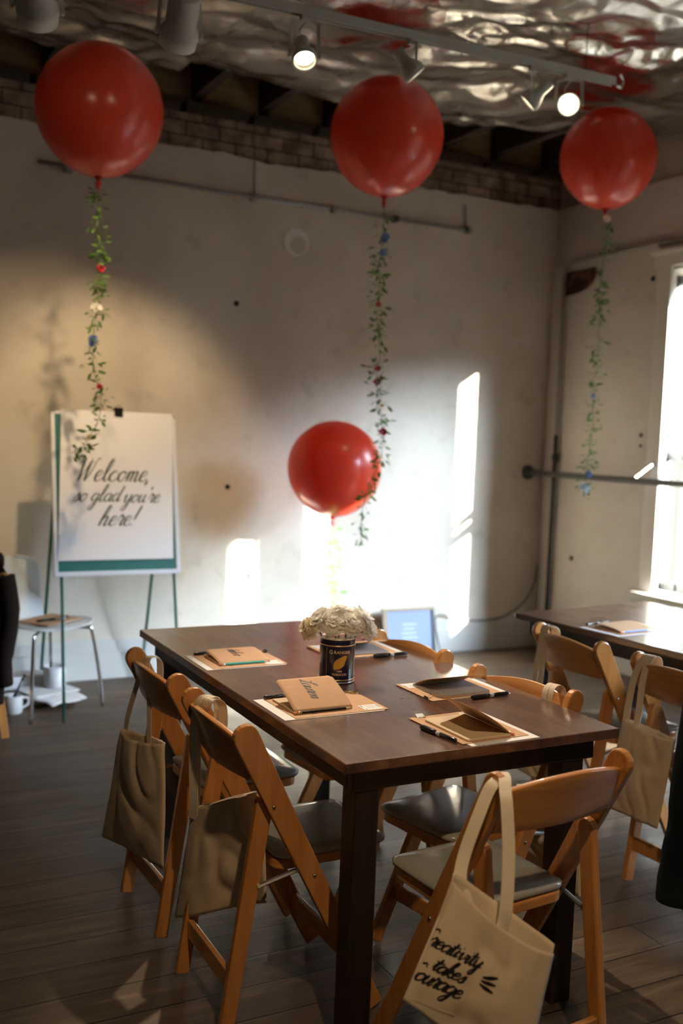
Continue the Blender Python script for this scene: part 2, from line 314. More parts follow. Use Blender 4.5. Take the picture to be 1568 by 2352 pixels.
# ------------------------------------------------------------------ lettering (own brush-script strokes)
GL = {
 'a': (1.0, [[(.75,.85),(.45,1),(.1,.7),(.05,.3),(.3,0),(.65,.35),(.8,.95),(.72,.3),(.85,0),(1.1,.3)]]),
 'b': (0.95, [[(0,.2),(.4,1.2),(.55,2),(.35,2),(.1,.9),(.08,.15),(.35,0),(.62,.4),(.5,.85),(.95,.75)]]),
 'c': (0.85, [[(.7,.8),(.45,1),(.1,.65),(.1,.2),(.4,0),(.85,.3)]]),
 'd': (1.0, [[(.75,.85),(.4,1),(.05,.5),(.3,0),(.65,.4),(1.0,2.0),(.75,.4),(.85,0),(1.1,.3)]]),
 'e': (0.8, [[(.05,.4),(.5,.6),(.6,.9),(.35,1),(.08,.6),(.15,.1),(.4,0),(.8,.3)]]),
 'g': (1.0, [[(.75,.85),(.4,1),(.05,.5),(.3,.05),(.65,.4),(.8,.95),(.65,-.4),(.35,-1),(.05,-.8),(.4,-.3),(1.05,.3)]]),
 'h': (0.95, [[(-.1,.2),(.4,1.2),(.55,2),(.35,2),(.1,.9),(0,0)],[(0,0),(.15,.6),(.5,1),(.6,.7),(.5,.15),(.65,0),(.95,.3)]]),
 'i': (0.55, [[(0,.3),(.3,1),(.2,.3),(.3,0),(.55,.3)],[(.42,1.45),(.48,1.55)]]),
 'k': (0.9, [[(0,.2),(.4,1.2),(.55,2),(.35,2),(.1,.9),(0,0)],[(.05,.4),(.5,1),(.55,.7),(.2,.5),(.5,.1),(.75,0),(.95,.3)]]),
 'l': (0.6, [[(0,.3),(.4,1.2),(.55,2),(.35,2),(.15,1),(.15,.2),(.35,0),(.6,.3)]]),
 'm': (1.3, [[(0,.4),(.2,1),(.1,0)],[(.1,0),(.25,.7),(.5,1),(.55,.6),(.45,0)],[(.45,0),(.6,.7),(.9,1),(.95,.6),(.9,.1),(1.05,0),(1.3,.3)]]),
 'n': (0.95, [[(0,.4),(.2,1),(.1,0)],[(.1,0),(.25,.7),(.55,1),(.62,.6),(.55,.1),(.7,0),(.95,.3)]]),
 'o': (0.85, [[(.5,1),(.1,.7),(.1,.2),(.4,0),(.7,.4),(.6,.9),(.4,.9),(.9,.8)]]),
 'r': (0.75, [[(0,.4),(.25,1.15),(.35,.95),(.6,.95),(.45,.3),(.55,0),(.8,.3)]]),
 's': (0.7, [[(0,.2),(.4,1.05),(.5,.6),(.5,.15),(.2,0),(.05,.15)],[(.3,0),(.7,.3)]]),
 't': (0.6, [[(0,.3),(.35,1.7),(.2,.4),(.35,0),(.6,.3)],[(-.1,1.2),(.35,1.12),(.8,1.28)]]),
 'u': (1.0, [[(0,.4),(.2,1),(.1,.3),(.3,0),(.6,.4),(.75,1),(.65,.3),(.8,0),(1.05,.3)]]),
 'v': (0.85, [[(0,.6),(.2,1),(.25,.3),(.35,0),(.65,.5),(.7,1),(.95,.85)]]),
 'y': (1.0, [[(0,.6),(.2,1),(.15,.3),(.35,0),(.65,.5),(.8,1),(.65,-.4),(.35,-1),(.1,-.8),(.4,-.3),(1.05,.3)]]),
 'A': (1.15, [[(0,0),(.5,1.2),(.85,2),(.88,1),(.9,0),(1.1,.2)],[(.2,.75),(.95,.85)]]),
 'C': (1.0, [[(1.0,1.7),(.8,2.1),(.3,1.6),(.05,.8),(.2,.1),(.6,0),(1.0,.4)]]),
 'L': (1.0, [[(-.2,1.7),(.2,1.5),(.9,1.8),(.95,2.15),(.6,2),(.35,1),(.1,.1),(-.15,.15),(.1,.3),(.5,0),(1,.05)]]),
 'W': (1.6, [[(-.2,1.6),(.1,2),(.15,1),(.15,0)],[(.15,0),(.5,1),(.8,1.9)],[(.8,1.9),(.72,.8),(.75,0)],[(.75,0),(1.15,1.1),(1.35,2.1),(1.6,2.1)]]),
 '!': (0.5, [[(.5,2.1),(.2,.6)],[(.08,.08),(.1,0)]]), "'": (0.3, [[(.3,2),(.18,1.6)]]), ',': (0.35, [[(.1,.1),(0,-.35)]]), ' ': (0.55, []),
}
def script(mb, text, fn, size, thick=0.17, thin=0.07, slant=0.35, space=1.0):
    """brush lettering: fn maps (x, y) in metres to (point, normal); returns the width"""
    x = 0.0
    for ch in text:
        adv, strokes = GL[ch]
        for st in strokes:
            c = catmull([(px + x + slant*py, py, 0) for px, py in st], 5)
            n = len(c); pts = []; ws = []; ns = []
            for i, p in enumerate(c):
                t = (c[min(i+1, n-1)] - c[max(i-1, 0)]); t = t.normalized() if t.length > 1e-6 else V((0, -1, 0))
                k = max(0.0, -t.y)**1.3; wd = (thin + (thick-thin)*k) * (0.55 if i in (0, n-1) else 1)
                r = fn(p.x*size, p.y*size)
                if r is None:
                    if len(pts) > 1: mb.ribbon(pts, ws, ns)
                    pts = []; ws = []; ns = []; continue
                P, N = r; pts.append(P); ns.append(N); ws.append(wd*size*1.6)
            if len(pts) > 1: mb.ribbon(pts, ws, ns)
        x += adv*space
    return x*size
def text_width(text, size, space=1.0): return sum(GL[c][0] for c in text)*space*size
def type_text(mb, text, size, fn, bold=0.0):
    cu = bpy.data.curves.new('t', 'FONT'); cu.body = text; cu.size = size; cu.align_x = 'CENTER'; cu.offset = bold; cu.resolution_u = 3
    o = bpy.data.objects.new('t', cu); COL.objects.link(o)
    dg = bpy.context.evaluated_depsgraph_get(); me = bpy.data.meshes.new_from_object(o.evaluated_get(dg))
    mb.add([fn(v.co.x, v.co.y) for v in me.vertices], [tuple(p.vertices) for p in me.polygons])
    bpy.data.objects.remove(o); bpy.data.curves.remove(cu); bpy.data.meshes.remove(me)

# ------------------------------------------------------------------ room
X0, X1, Y0, Y1, XO = -2.4, 4.774, -2.4, 5.946, 5.074
ZC = 3.66
b = MB().box((X0-0.3, Y0-0.3, -0.12), (XO, Y1+0.35, 0.0)); struct(b.build('floor', 'floor_boards'))
random.seed(3)
# plaster skin of the back wall with a ragged top edge
def zedge(x): return 3.150 + 0.022*noise.noise(V((x*2.1, 3, 0))) + 0.016*noise.noise(V((x*11, 7, 0)))
n = 140; top = [(X0 + (X1-X0)*i/n) for i in range(n+1)]
pl = [(X0, Y1, 0), (X1, Y1, 0)] + [(x, Y1, zedge(x)) for x in reversed(top)]
wb = struct(MB().prism(pl, (0, 0.03, 0)).build('wall_back', 'plaster'))
br = MB().box((X0, Y1+0.03, 0), (XO, Y1+0.35, 3.36)).build('brick_course', 'brick', wb)
MB().box((X0, Y1+0.352, 0), (XO, Y1+0.40, ZC)).build('outer_course', 'brick', wb)
tp = MB()
for k in range(22):
    x = -2.3 + k*0.43 - 0.02
    tp.box((x, Y1-0.02, 3.36), (x+0.39, Y1+0.35, 3.40 + 0.02*random.random()))
struct(tp.build('trim_1', 'beam'))
# joists running to the wall above the foil, yellowed boards between their ends
j = MB(); la = MB()
for k in range(17):
    x = X0 + 0.08 + k*0.435
    j.box((x, 1.0, 3.46), (x+0.065, Y1+0.3, ZC))
    la.box((x+0.065, Y1+0.06, 3.42), (x+0.435, Y1+0.1, ZC-0.02))
struct(j.build('trim_2', 'beam')); struct(la.build('trim_3', 'lath'))
struct(MB().box((X0-0.3, Y0-0.3, ZC), (XO, Y1+0.35, ZC+0.15)).build('ceiling', 'dark_void'))
struct(MB().box((X0-0.3, Y0-0.3, 0), (X0, Y1+0.35, ZC)).build('wall_left', 'dark_wall'))
struct(MB().box((X0, Y0-0.3, 0), (XO, Y0, ZC)).build('wall_front', 'dark_wall'))
# right wall: thick, with window openings (masonry opening y0..y1, sill..head)
WIN = [(3.91, 4.79, 0.57, 2.60), (1.77, 2.64, 0.57, 2.60), (0.80, 1.67, 0.57, 2.60)]
ws = sorted(WIN); wr = MB(); ZU = 3.12
def zedge_r(y): return 3.165 + 0.02*noise.noise(V((9, y*2.3, 0))) + 0.014*noise.noise(V((4, y*12, 0)))
prev = Y0
for (a, c, s, h) in ws:
    wr.box((X1, prev, 0), (XO, a, ZU)); wr.box((X1, a, 0), (XO, c, s-0.02)); wr.box((X1, a, h), (XO, c, ZU)); prev = c
# behind the visible window the outer opening is splayed
a, c, s, h = WIN[0]
wr.prism([(X1, c, 0), (XO, c+0.26, 0), (XO, Y1+0.35, 0), (X1, Y1+0.35, 0)], (0, 0, ZU))
wr.prism([(X1, c, 0), (XO, c, 0), (XO, c+0.26, 0)], (0, 0, s-0.02)); wr.prism([(X1, c, h), (XO, c, h), (XO, c+0.26, h)], (0, 0, ZU-h))
wrr = struct(wr.build('wall_right', 'panel_paint'))
n = 160; ys = [Y0 + (Y1-Y0)*i/n for i in range(n+1)]
MB().prism([(X1, Y0, ZU), (X1, Y1, ZU)] + [(X1, y, zedge_r(y)) for y in reversed(ys)], (0.03, 0, 0)).build('plaster_edge', 'panel_paint', wrr)
MB().box((X1+0.03, Y0, ZU), (XO, Y1+0.35, ZC)).build('upper_masonry', 'upper_plaster', wrr)
# baseboards
for nm, B in (('baseboard_back', [((X0, Y1-0.022, 0), (X1, Y1, 0.165)), ((X0, Y1-0.012, 0.165), (X1, Y1, 0.235))]),
              ('baseboard_right', [((X1-0.022, Y0, 0), (X1, Y1-0.03, 0.165))])):
    q = MB()
    for p0, p1 in B: q.box(p0, p1)
    struct(q.build(nm, 'base_paint', bevel=0.004))
# corner casing and window trim on the right wall
struct(MB().box((X1-0.018, Y1-0.10, 0.165), (X1, Y1-0.001, 2.75)).build('trim_4', 'trim_paint', bevel=0.003))
for i, (a, c, s, h) in enumerate(WIN):
    W = tag(bpy.data.objects.new('window_%d' % (i+1), None), kind='structure'); COL.objects.link(W)
    q = MB()
    q.box((X1-0.025, c, s-0.04), (X1, c+0.12, h+0.02)); q.box((X1-0.025, a-0.10, s-0.04), (X1, a, h+0.02)); q.box((X1-0.035, a-0.12, h+0.02), (X1, c+0.14, h+0.10)); q.box((X1-0.06, a-0.14, h+0.10), (X1, c+0.16, h+0.13))
    q.build('window_casing', 'trim_paint', W, bevel=0.004)
    MB().box((X1-0.09, a-0.12, s-0.045), (X1+0.12, c+0.13, s)).build('window_sill', 'trim_paint', W, bevel=0.006)
    e = 0.22 if i == 0 else 0.0
    q = MB(); xs = XO-0.10
    zr = 1.45
    q.box((xs, a, s), (xs+0.04, a+0.05, h)); q.box((xs, c+e-0.05, s), (xs+0.04, c+e, h)); q.box((xs, a, s-0.01), (xs+0.04, c+e, s+0.05)); q.box((xs, a, h-0.06), (xs+0.04, c+e, h)); q.box((xs, a, zr-0.03), (xs+0.05, c+e, zr+0.03))
    if i == 0: q.box((xs, 4.80, s), (xs+0.03, 4.825, zr))
    q.build('sash', 'sash' if i == 0 else 'trim_paint', W, bevel=0.003)
    MB().box((xs+0.018, a+0.02, s), (xs+0.022, c+e-0.02, h)).build('pane', 'glass', W)

# foil insulation stapled under the joists
def crease(p): return 1 - min(1.0, abs(noise.noise(p))*3.2)
def foil_z(x, y):
    z = 3.41 + 0.045*noise.noise(V((x*0.8, y*0.9, 0.3)))
    z += 0.040*crease(V((x*0.55 + 0.35*y, y*1.5 - 0.4*x, 1.7)))
    z += 0.022*crease(V((x*1.1 - 0.7*y, y*2.1 + 0.5*x, 4.1)))
    z -= 0.016*crease(V((x*2.6 + 1.9*y, y*2.9 - x*1.4, 6.2)))
    z += 0.006*noise.noise(V((x*7 + 2*y, y*9, 9.1)))
    return min(z, 3.458)
def foil_pt(u, v):
    x = X0 + 0.01 + (X1-X0-0.02)*u
    ye = 5.42 + 0.16*noise.noise(V((x*1.3, 0, 5))) + (0.12 if x < 1.8 else 0) - 0.10*max(0, min(1, x-3.2))
    t = v; y = -1.0 + (ye+1.0)*t
    z = foil_z(x, y)
    if t > 0.985: z -= 0.02*abs(noise.noise(V((x*6, 1, 1))))
    return (x, y, z)
fo = MB().grid(foil_pt, 380, 420).build('foil_sheet', 'foil', smooth=True)
tag(fo, 'crinkled silver foil insulation sheet hung under the ceiling joists', 'foil sheet')

# small marks on the walls
def disc(name, c, r, mt, nrm, th=0.004, n=28, jag=0.0, parent=None, sy=1.0):
    c = V(c); N = V(nrm).normalized(); a = N.orthogonal().normalized() if abs(N.z) > 0.9 else N.cross(V((0, 0, 1))).normalized(); bb = N.cross(a)
    pts = []
    for k in range(n):
        t = 2*PI*k/n; rr = r*(1 + jag*noise.noise(V((math.cos(t)*2.3, math.sin(t)*2.3, r*50))))
        pts.append(c + a*rr*math.cos(t) + bb*rr*sy*math.sin(t))
    return MB().prism(pts, N*th).build(name, mt, parent)
disc('round_patch', (2.721, Y1-0.001, 2.687), 0.085, 'patch_white', (0, -1, 0), 0.006, parent=wb)
disc('round_patch_inner', (2.735, Y1-0.006, 2.67), 0.055, 'plaster', (0, -1, 0), 0.004, parent=wb)
for p in ((2.334, 2.274), (2.311, 1.149)): disc('wall_hole', (p[0], Y1-0.001, p[1]), 0.016, 'dark_void', (0, -1, 0), 0.003, parent=wb)
for y, z, r in ((4.968, 2.563, 0.018), (5.60, 0.692, 0.018), (4.99, 1.569, 0.014), (4.99, 1.50, 0.010)): disc('wall_hole', (X1-0.001, y, z), r, 'dark_void', (-1, 0, 0), 0.003, parent=wrr)
pp = []
for y, z in ((5.86, 2.70), (5.78, 2.735), (5.62, 2.73), (5.53, 2.735), (5.49, 2.70), (5.53, 2.64), (5.58, 2.60), (5.68, 2.575), (5.80, 2.565), (5.86, 2.58), (5.88, 2.63)):
    pp.append((X1-0.001, y, z-0.03))
MB().prism(pp, (-0.005, 0, 0)).build('broken_plaster', 'broken_patch', wrr)

# pipes and rails
tag(MB().tube([(4.62, 5.92, 1.276), (4.62, 1.2, 1.30)], 0.021, 14).build('heating_pipe', 'pipe_dark', smooth=True), 'dark horizontal pipe crossing in front of the window', 'pipe')
hp = bpy.data.objects['heating_pipe']
MB().lathe([(0.052, 0), (0.052, 0.012), (0.034, 0.02), (0.03, 0.05), (0.021, 0.055)], 24, (4.62, Y1, 1.276), (0, -1, 0)).build('flange', 'pipe_dark', hp, smooth=True, angle=30)
MB().tube([(4.62, 4.86, 1.30), (4.76, 4.84, 1.40)], 0.012, 8).build('hanger', 'steel', hp)
vp = [(4.742, 5.80, 0.0), (4.742, 5.80, 1.55)]
o = MB().tube(vp, 0.014, 10).build('riser_pipe', 'pipe_dark', smooth=True); tag(o, 'thin dark vertical riser pipe beside the room corner', 'pipe')
MB().tube(catmull([(4.745, 5.80, 1.55), (4.745, 5.80, 2.4), (4.745, 5.80, 2.66), (4.745, 5.74, 2.735), (4.75, 5.6, 2.755), (4.75, 4.9, 2.775), (4.75, 3.2, 2.79)], 6), 0.011, 8).build('upper_run', 'pipe_painted', o, smooth=True)
MB().lathe([(0.014, 0), (0.026, 0.01), (0.026, 0.05), (0.014, 0.06)], 14, (4.742, 5.80, 1.36)).build('coupling', 'pipe_dark', o, smooth=True)
pr = tag(MB().tube([(1.13, 5.915, 2.935), (2.42, 5.915, 2.917), (4.02, 5.915, 2.912)], 0.011, 10).build('picture_rail_pipe', 'conduit', smooth=True), 'thin grey metal hanging rail high on the back wall', 'rail')
for x in (1.30, 2.42, 2.964, 3.412, 3.99):
    MB().box((x-0.018, 5.895, 2.895), (x+0.018, Y1, 2.935)).build('rail_clip', 'conduit' if x != 3.412 else 'pipe_dark', pr, bevel=0.004)
for x, z in ((2.42, 3.42), (3.97, 3.08), (1.30, 3.2)):
    MB().tube([(x, 5.925, 2.92), (x-0.01, 5.93, z)], 0.004, 6).build('hanging_wire', 'wire', pr)
tag(MB().tube(catmull([(4.74, 5.925, 0.60), (4.715, 5.925, 0.46), (4.64, 5.925, 0.34), (4.5, 5.925, 0.25), (4.35, 5.925, 0.215), (4.1, 5.925, 0.225), (3.9, 5.925, 0.27), (3.86, 5.90, 0.2), (3.9, 5.88, 0.012)], 6), 0.005, 6).build('cable', 'wire', smooth=True), 'loose grey cable drooping along the foot of the back wall', 'cable')

# ------------------------------------------------------------------ tables
def make_table(name, label, loc, rz, W, L, group=None):
    t = thing(name, label, 'table', loc, rz, group)
    H = 0.76
    MB().box((0, 0, H-0.026), (W, L, H)).build('tabletop', 'walnut', t, bevel=0.003)
    q = MB(); i = 0.045
    q.box((i, i, H-0.088), (W-i, i+0.028, H-0.027)); q.box((i, L-i-0.028, H-0.088), (W-i, L-i, H-0.027)); q.box((i, i+0.029, H-0.088), (i+0.022, L-i-0.029, H-0.027)); q.box((W-i-0.022, i+0.029, H-0.088), (W-i, L-i-0.029, H-0.027))
    q.build('apron', 'dark_leg', t, bevel=0.002)
    return t
def leg(t, x, y, w=0.066): MB().box((x, y, 0), (x+w, y+w, 0.73)).build('leg', 'dark_leg', t, bevel=0.003)
T1W, T1L = 0.821, 1.633
t1 = make_table('dining_table', 'long dark walnut-stained table carrying the tin of white flowers', (1.087, 2.007, 0), 0.0, T1W, T1L)
for x in (0.058, T1W-0.072-0.066):
    for y in (0.052, T1L-0.065-0.066): leg(t1, x, y)
t2 = make_table('dining_table', 'dark stained table by the window, cut off at the right', (0, 0, 0), 0.0, 0.84, 1.9)
for x in (0.075, 0.84-0.14):
    for y in (0.075, 1.9-0.14): leg(t2, x, y)
a = 0.092; d = V((math.sin(a), -math.cos(a), 0))*1.9
t2.location = (2.737 + d.x, 3.561 + d.y, 0); t2.rotation_euler = (0, 0, a)

# ------------------------------------------------------------------ wooden folding chairs (sitter faces local +Y)
def bar_outline(A, B, wa, wb, nA=8, flat=True):
    A = V((0, *A)); B = V((0, *B)); t = (B-A).normalized(); n = V((0, -t.z, t.y)); pts = []
    for k in range(nA+1):
        ang = PI*k/nA; pts.append(A + n*math.cos(ang)*wa/2 - t*math.sin(ang)*wa/2*0.95)
    if flat: zt = (0 - B.z); pts += [B - n*wb/2, B + n*wb/2]
    else: pts += [B - n*wb/2, B + n*wb/2]
    return pts
def make_chair():
    t = thing('folding_chair', 'x', 'chair'); posts_ = []
    for s in (-1, 1):
        x = s*0.189 - 0.011
        o = bar_outline((-0.195, 0.772), (0.197, 0.012), 0.066, 0.042); o = [V((x, p.y, max(p.z, 0.0))) for p in o]
        posts_.append(MB().prism(o, (0.022, 0, 0)).build('side_post', 'honey', t, bevel=0.004))
    for s in (-1, 1):
        x = s*0.163 - 0.011
        o = bar_outline((-0.128, 0.60), (-0.215, 0.01), 0.046, 0.038); o = [V((x, p.y, max(p.z, 0.0))) for p in o]
        MB().prism(o, (0.022, 0, 0)).build('rear_leg', 'honey', t, bevel=0.004)
    def slat(u, v):
        x = -0.178 + 0.356*u; y = -0.185 - 0.020*math.sin(PI*u)
        k = math.sin(PI*u)**0.8
        z = 0.662 - 0.004*k + (0.108 + 0.030*k)*v*0.92
        return (x, y + (0.7-z)*0.30, z)
    q = MB().grid(slat, 24, 5); q.build('backrest', 'honey_x', t, smooth=True, solid=0.014, bevel=0.003)
    # seat frame and cushion with rounded corners
    def rrect(x0, x1, y0, y1, r, z):
        pts = []
        for cx, cy, a0 in ((x1-r, y1-r, 0), (x0+r, y1-r, PI/2), (x0+r, y0+r, PI), (x1-r, y0+r, 1.5*PI)):
            for k in range(6): aa = a0 + PI/2*k/5; pts.append((cx+r*math.cos(aa), cy+r*math.sin(aa), z))
        return pts
    MB().prism(rrect(-0.148, 0.148, -0.085, 0.232, 0.035, 0.402), (0, 0, 0.026)).build('seat_frame', 'honey_x', t, bevel=0.004)
    def pad(u, v):
        return None
    pb = MB(); prof = [(0.0, 0.430), (0.006, 0.436), (0.007, 0.444), (-0.004, 0.4495), (-0.03, 0.452), (-0.09, 0.453)]
    rings = []
    for off, z in prof:
        rings.append(rrect(-0.150-off, 0.150+off, -0.078-off, 0.236+off, max(0.012, 0.032+off), z))
    nn = len(rings[0])
    for r_ in rings: pb.v += [V(p) for p in r_]
    for i in range(len(rings)-1):
        for k in range(nn): a_ = i*nn; pb.f.append((a_+k, a_+(k+1) % nn, a_+nn+(k+1) % nn, a_+nn+k))
    pb.f.append(tuple(range(nn-1, -1, -1))); pb.f.append(tuple((len(rings)-1)*nn+k for k in range(nn)))
    pb.build('seat_cushion', 'vinyl', t, smooth=True)
    MB().box((-0.151, -0.206, 0.115), (0.151, -0.190, 0.165)).build('stretcher', 'honey_x', t, bevel=0.003)
    MB().box((-0.177, 0.120, 0.125), (0.177, 0.136, 0.170)).build('stretcher', 'honey_x', t, bevel=0.003)
    for s in (-1, 1):
        x = s*0.176
        MB().tube([(x, -0.145, 0.385), (x, -0.02, 0.415)], 0.006, 6).build('hinge_bracket', 'steel', t)
        for y, z in ((-0.118, 0.592), (0.0, 0.40)): MB().lathe([(0.0055, 0), (0.004, 0.003), (0.0, 0.004)], 10, (s*0.200, y, z), (s, 0, 0)).build('bolt', 'steel', posts_[(s+1)//2], smooth=True)
    return t
chair0 = make_chair(); first = [True]
def place_chair(p1, p2, forward, label, group):
    p1 = V((*p1, 0)); p2 = V((*p2, 0)); m = (p1+p2)/2; d = (p2-p1).normalized(); f = V((-d.y, d.x, 0))
    if f.dot(V((*forward, 0))) < 0: f = -f
    c = chair0 if first[0] else copy_tree(chair0); first[0] = False
    c.location = m + f*0.195; c.rotation_euler = (0, 0, math.atan2(-f.x, f.y)); c['label'] = label; c['group'] = group
    return c
G = 'wooden folding chairs around the tables'
place_chair((0.936, 2.613), (0.936, 2.244), (1, 0), 'wooden folding chair at left, the nearer of two along the table side', G)
place_chair((0.932, 3.149), (0.944, 2.789), (1, 0), 'wooden folding chair at left, farther from us, nearest the easel', G)
place_chair((1.879, 2.607), (1.951, 2.250), (-1, 0), 'wooden folding chair behind the near right tabletop corner, strap on its post', G)
place_chair((1.855, 3.190), (1.893, 2.845), (-1, 0), 'wooden folding chair behind the tin of flowers, only its backrest above the table', G)
place_chair((1.299, 1.726), (1.689, 1.760), (0, 1), 'nearest wooden folding chair, at the table end, holding the lettered tote bag', G)
place_chair((2.544, 3.140), (2.522, 2.772), (1, 0), 'wooden folding chair pushed to the window table at its far left corner', G)
place_chair((2.53, 2.590), (2.555, 2.215), (1, 0), 'wooden folding chair at the window table cut off by the right edge', G)

# ------------------------------------------------------------------ tote bags
def make_bag(label, TL, TR, BR, BL, thick, toward, straps, sag=0.03, seed=0, wr=0.010, lift=(0.0, 0.0), strap_w=0.024, fold=0.0):
    t = thing('tote_bag', label, 'bag', group='canvas tote bags hanging on the chairs')
    TL, TR, BR, BL = V(TL), V(TR), V(BR), V(BL); T = V(toward).normalized()
    def base(u, v):
        return TL*(1-u)*(1-v) + TR*u*(1-v) + BR*u*v + BL*(1-u)*v
    def side(u, v, s):
        k = (math.sin(PI*u)**0.6) * (1 - 0.75*v**3) * (0.45 + 0.55*min(1, (1-v)*2+0.4))
        p = base(u, v) + T*(s*thick/2*k)
        p.z -= (sag if s > 0 else sag*0.25)*math.sin(PI*u)*(1-v)**2
        nz = noise.noise(V((u*2.2+seed, v*2.6, seed*1.7))) + 0.5*noise.noise(V((u*5+v*2+seed, v*4.5-u, 3.1)))
        cr = abs(noise.noise(V((u*3.0 - v*1.5 + seed*2, v*1.4 + u, 8.8))))
        p += T*(wr*nz*(0.4+0.6*math.sin(PI*u)) - wr*1.2*(1-min(1, cr*4)) * math.sin(PI*u))
        if fold: p += T*(fold*math.sin(u*PI*2.0))*(0.3+0.7*v)
        return p
    q = MB()
    q.grid(lambda u, v: side(u, v, 1), 30, 30); q.grid(lambda u, v: side(u, v, -1) + V((0, 0, lift[0]*(1-v)**6)), 30, 30)
    # bottom seam
    base_f = 31*30; base_b = 31*31 + 31*30
    for i in range(30): q.f.append((base_f+i, base_f+i+1, base_b+i+1, base_b+i))
    q.build('bag_body', 'canvas', t, smooth=True, solid=0.0016)
    for st in straps:
        pts = catmull(st, 8); wv = T.cross(V((0, 0, 1))).normalized()*strap_w/2
        nv = [(pts[min(i+1, len(pts)-1)]-pts[max(i-1, 0)]).cross(wv).normalized() for i in range(len(pts))]
        MB().ribbon(pts, strap_w, nv).build('handle', 'canvas_strap', t, solid=0.0018)
    return t, side, T
# the lettered bag on the nearest chair
tow = V((-0.42, -0.88, 0.10))
bagF, sideF, TF = make_bag('cream canvas tote bag with black brush lettering, hanging on the nearest chair',
    (1.150, 1.648, 0.622), (1.330, 1.545, 0.485), (1.255, 1.525, 0.235), (1.037, 1.640, 0.405), 0.055, tow,
    [[(1.180, 1.640, 0.575), (1.176, 1.662, 0.618), (1.196, 1.680, 0.66), (1.234, 1.692, 0.73), (1.270, 1.708, 0.776), (1.300, 1.722, 0.790), (1.322, 1.752, 0.790), (1.330, 1.765, 0.75), (1.330, 1.762, 0.70)],
     [(1.228, 1.590, 0.520), (1.238, 1.588, 0.575), (1.262, 1.620, 0.674), (1.275, 1.650, 0.755), (1.292, 1.682, 0.785), (1.312, 1.712, 0.798), (1.330, 1.750, 0.792), (1.338, 1.765, 0.75), (1.338, 1.762, 0.70)]],
    sag=0.018, seed=4.2, wr=0.007, lift=(0.02, 0), strap_w=0.026)
q = MB(); LF = 0.235; HF = 0.235
def onbag(u0, v0, tilt):
    def fn(x, y):
        u = u0 + x/LF*0.97 + y*0.2; vv = v0 - tilt*x/HF - y/HF
        if u < 0.012 or u > 0.985 or vv > 0.985: return None
        p = sideF(u, vv, 1); return p + TF*0.0022, TF
    return fn
for tx, u0, v0, sz in (('Creativity', -0.062, 0.53, 0.0158), ('takes', 0.085, 0.655, 0.0158), ('Courage', -0.060, 0.820, 0.0172)):
    q = MB(); script(q, tx, onbag(u0, v0, 0.26), sz, 0.22, 0.11, 0.3, 0.92 if sz < 0.016 else 0.88); q.build('printed_word', 'ink', bagF)['label'] = 'black brush word'
q = MB()
for k in range(3):
    f = onbag(0.44, 0.40, 0.3); pts = [f(0.007*t_ + 0.002, -0.010 - 0.007*k + t_*0.002*(1-k))[0] for t_ in range(5)]; q.ribbon(pts, [0.003, 0.006, 0.008, 0.006, 0.003], TF)
q.build('printed_sprig', 'ink', bagF)['label'] = 'black printed sprig mark'
q = MB()
f = onbag(0.04, 0.95, 0.30); q.ribbon([f(0.008*k, 0)[0] for k in range(11)], 0.0022, TF); q.build('seam', 'canvas_strap', bagF)

make_bag('crumpled pale tote bag hanging from the farther left chair', (0.885, 3.145, 0.545), (0.93, 2.83, 0.585), (0.925, 2.80, 0.22), (0.875, 3.30, 0.135), 0.05, (-1, -0.25, 0.1),
    [[(0.905, 3.13, 0.52), (0.90, 3.13, 0.57), (0.915, 3.08, 0.70), (0.928, 3.045, 0.785), (0.945, 3.04, 0.796), (0.972, 3.045, 0.785), (0.975, 3.045, 0.70)],
     [(0.925, 2.97, 0.54), (0.925, 2.975, 0.60), (0.930, 3.00, 0.70), (0.934, 3.03, 0.785), (0.955, 3.03, 0.796), (0.975, 3.03, 0.775), (0.976, 3.03, 0.70)]], sag=0.015, seed=1.3, wr=0.009)
make_bag('tan tote bag folded narrow on the nearer left chair, hanging almost to the floor', (0.935, 2.60, 0.47), (1.025, 2.33, 0.60), (1.03, 2.29, 0.32), (0.918, 2.67, 0.130), 0.035, (-1, -0.55, 0.0),
    [[(0.930, 2.575, 0.45), (0.925, 2.560, 0.52), (0.920, 2.560, 0.66), (0.918, 2.530, 0.77), (0.937, 2.515, 0.800), (0.968, 2.52, 0.79), (0.975, 2.52, 0.70)],
     [(0.935, 2.585, 0.44), (0.937, 2.575, 0.55), (0.932, 2.565, 0.70), (0.930, 2.50, 0.785), (0.948, 2.495, 0.800), (0.972, 2.49, 0.78), (0.976, 2.49, 0.70)]], sag=0.0, seed=7.7, wr=0.008, strap_w=0.03, fold=0.012)
make_bag('creased beige tote bag hanging at the right, on the cut-off window-table chair', (2.485, 2.60, 0.575), (2.47, 2.345, 0.570), (2.455, 2.385, 0.265), (2.46, 2.645, 0.250), 0.04, (-1, -0.3, 0.05),
    [[(2.480, 2.585, 0.55), (2.484, 2.580, 0.62), (2.500, 2.575, 0.72), (2.514, 2.555, 0.785), (2.535, 2.55, 0.800), (2.562, 2.55, 0.785), (2.568, 2.55, 0.71)],
     [(2.478, 2.535, 0.54), (2.485, 2.530, 0.61), (2.500, 2.535, 0.72), (2.517, 2.530, 0.785), (2.542, 2.53, 0.80), (2.564, 2.53, 0.78), (2.57, 2.53, 0.71)]], sag=0.01, seed=9.4, wr=0.009)
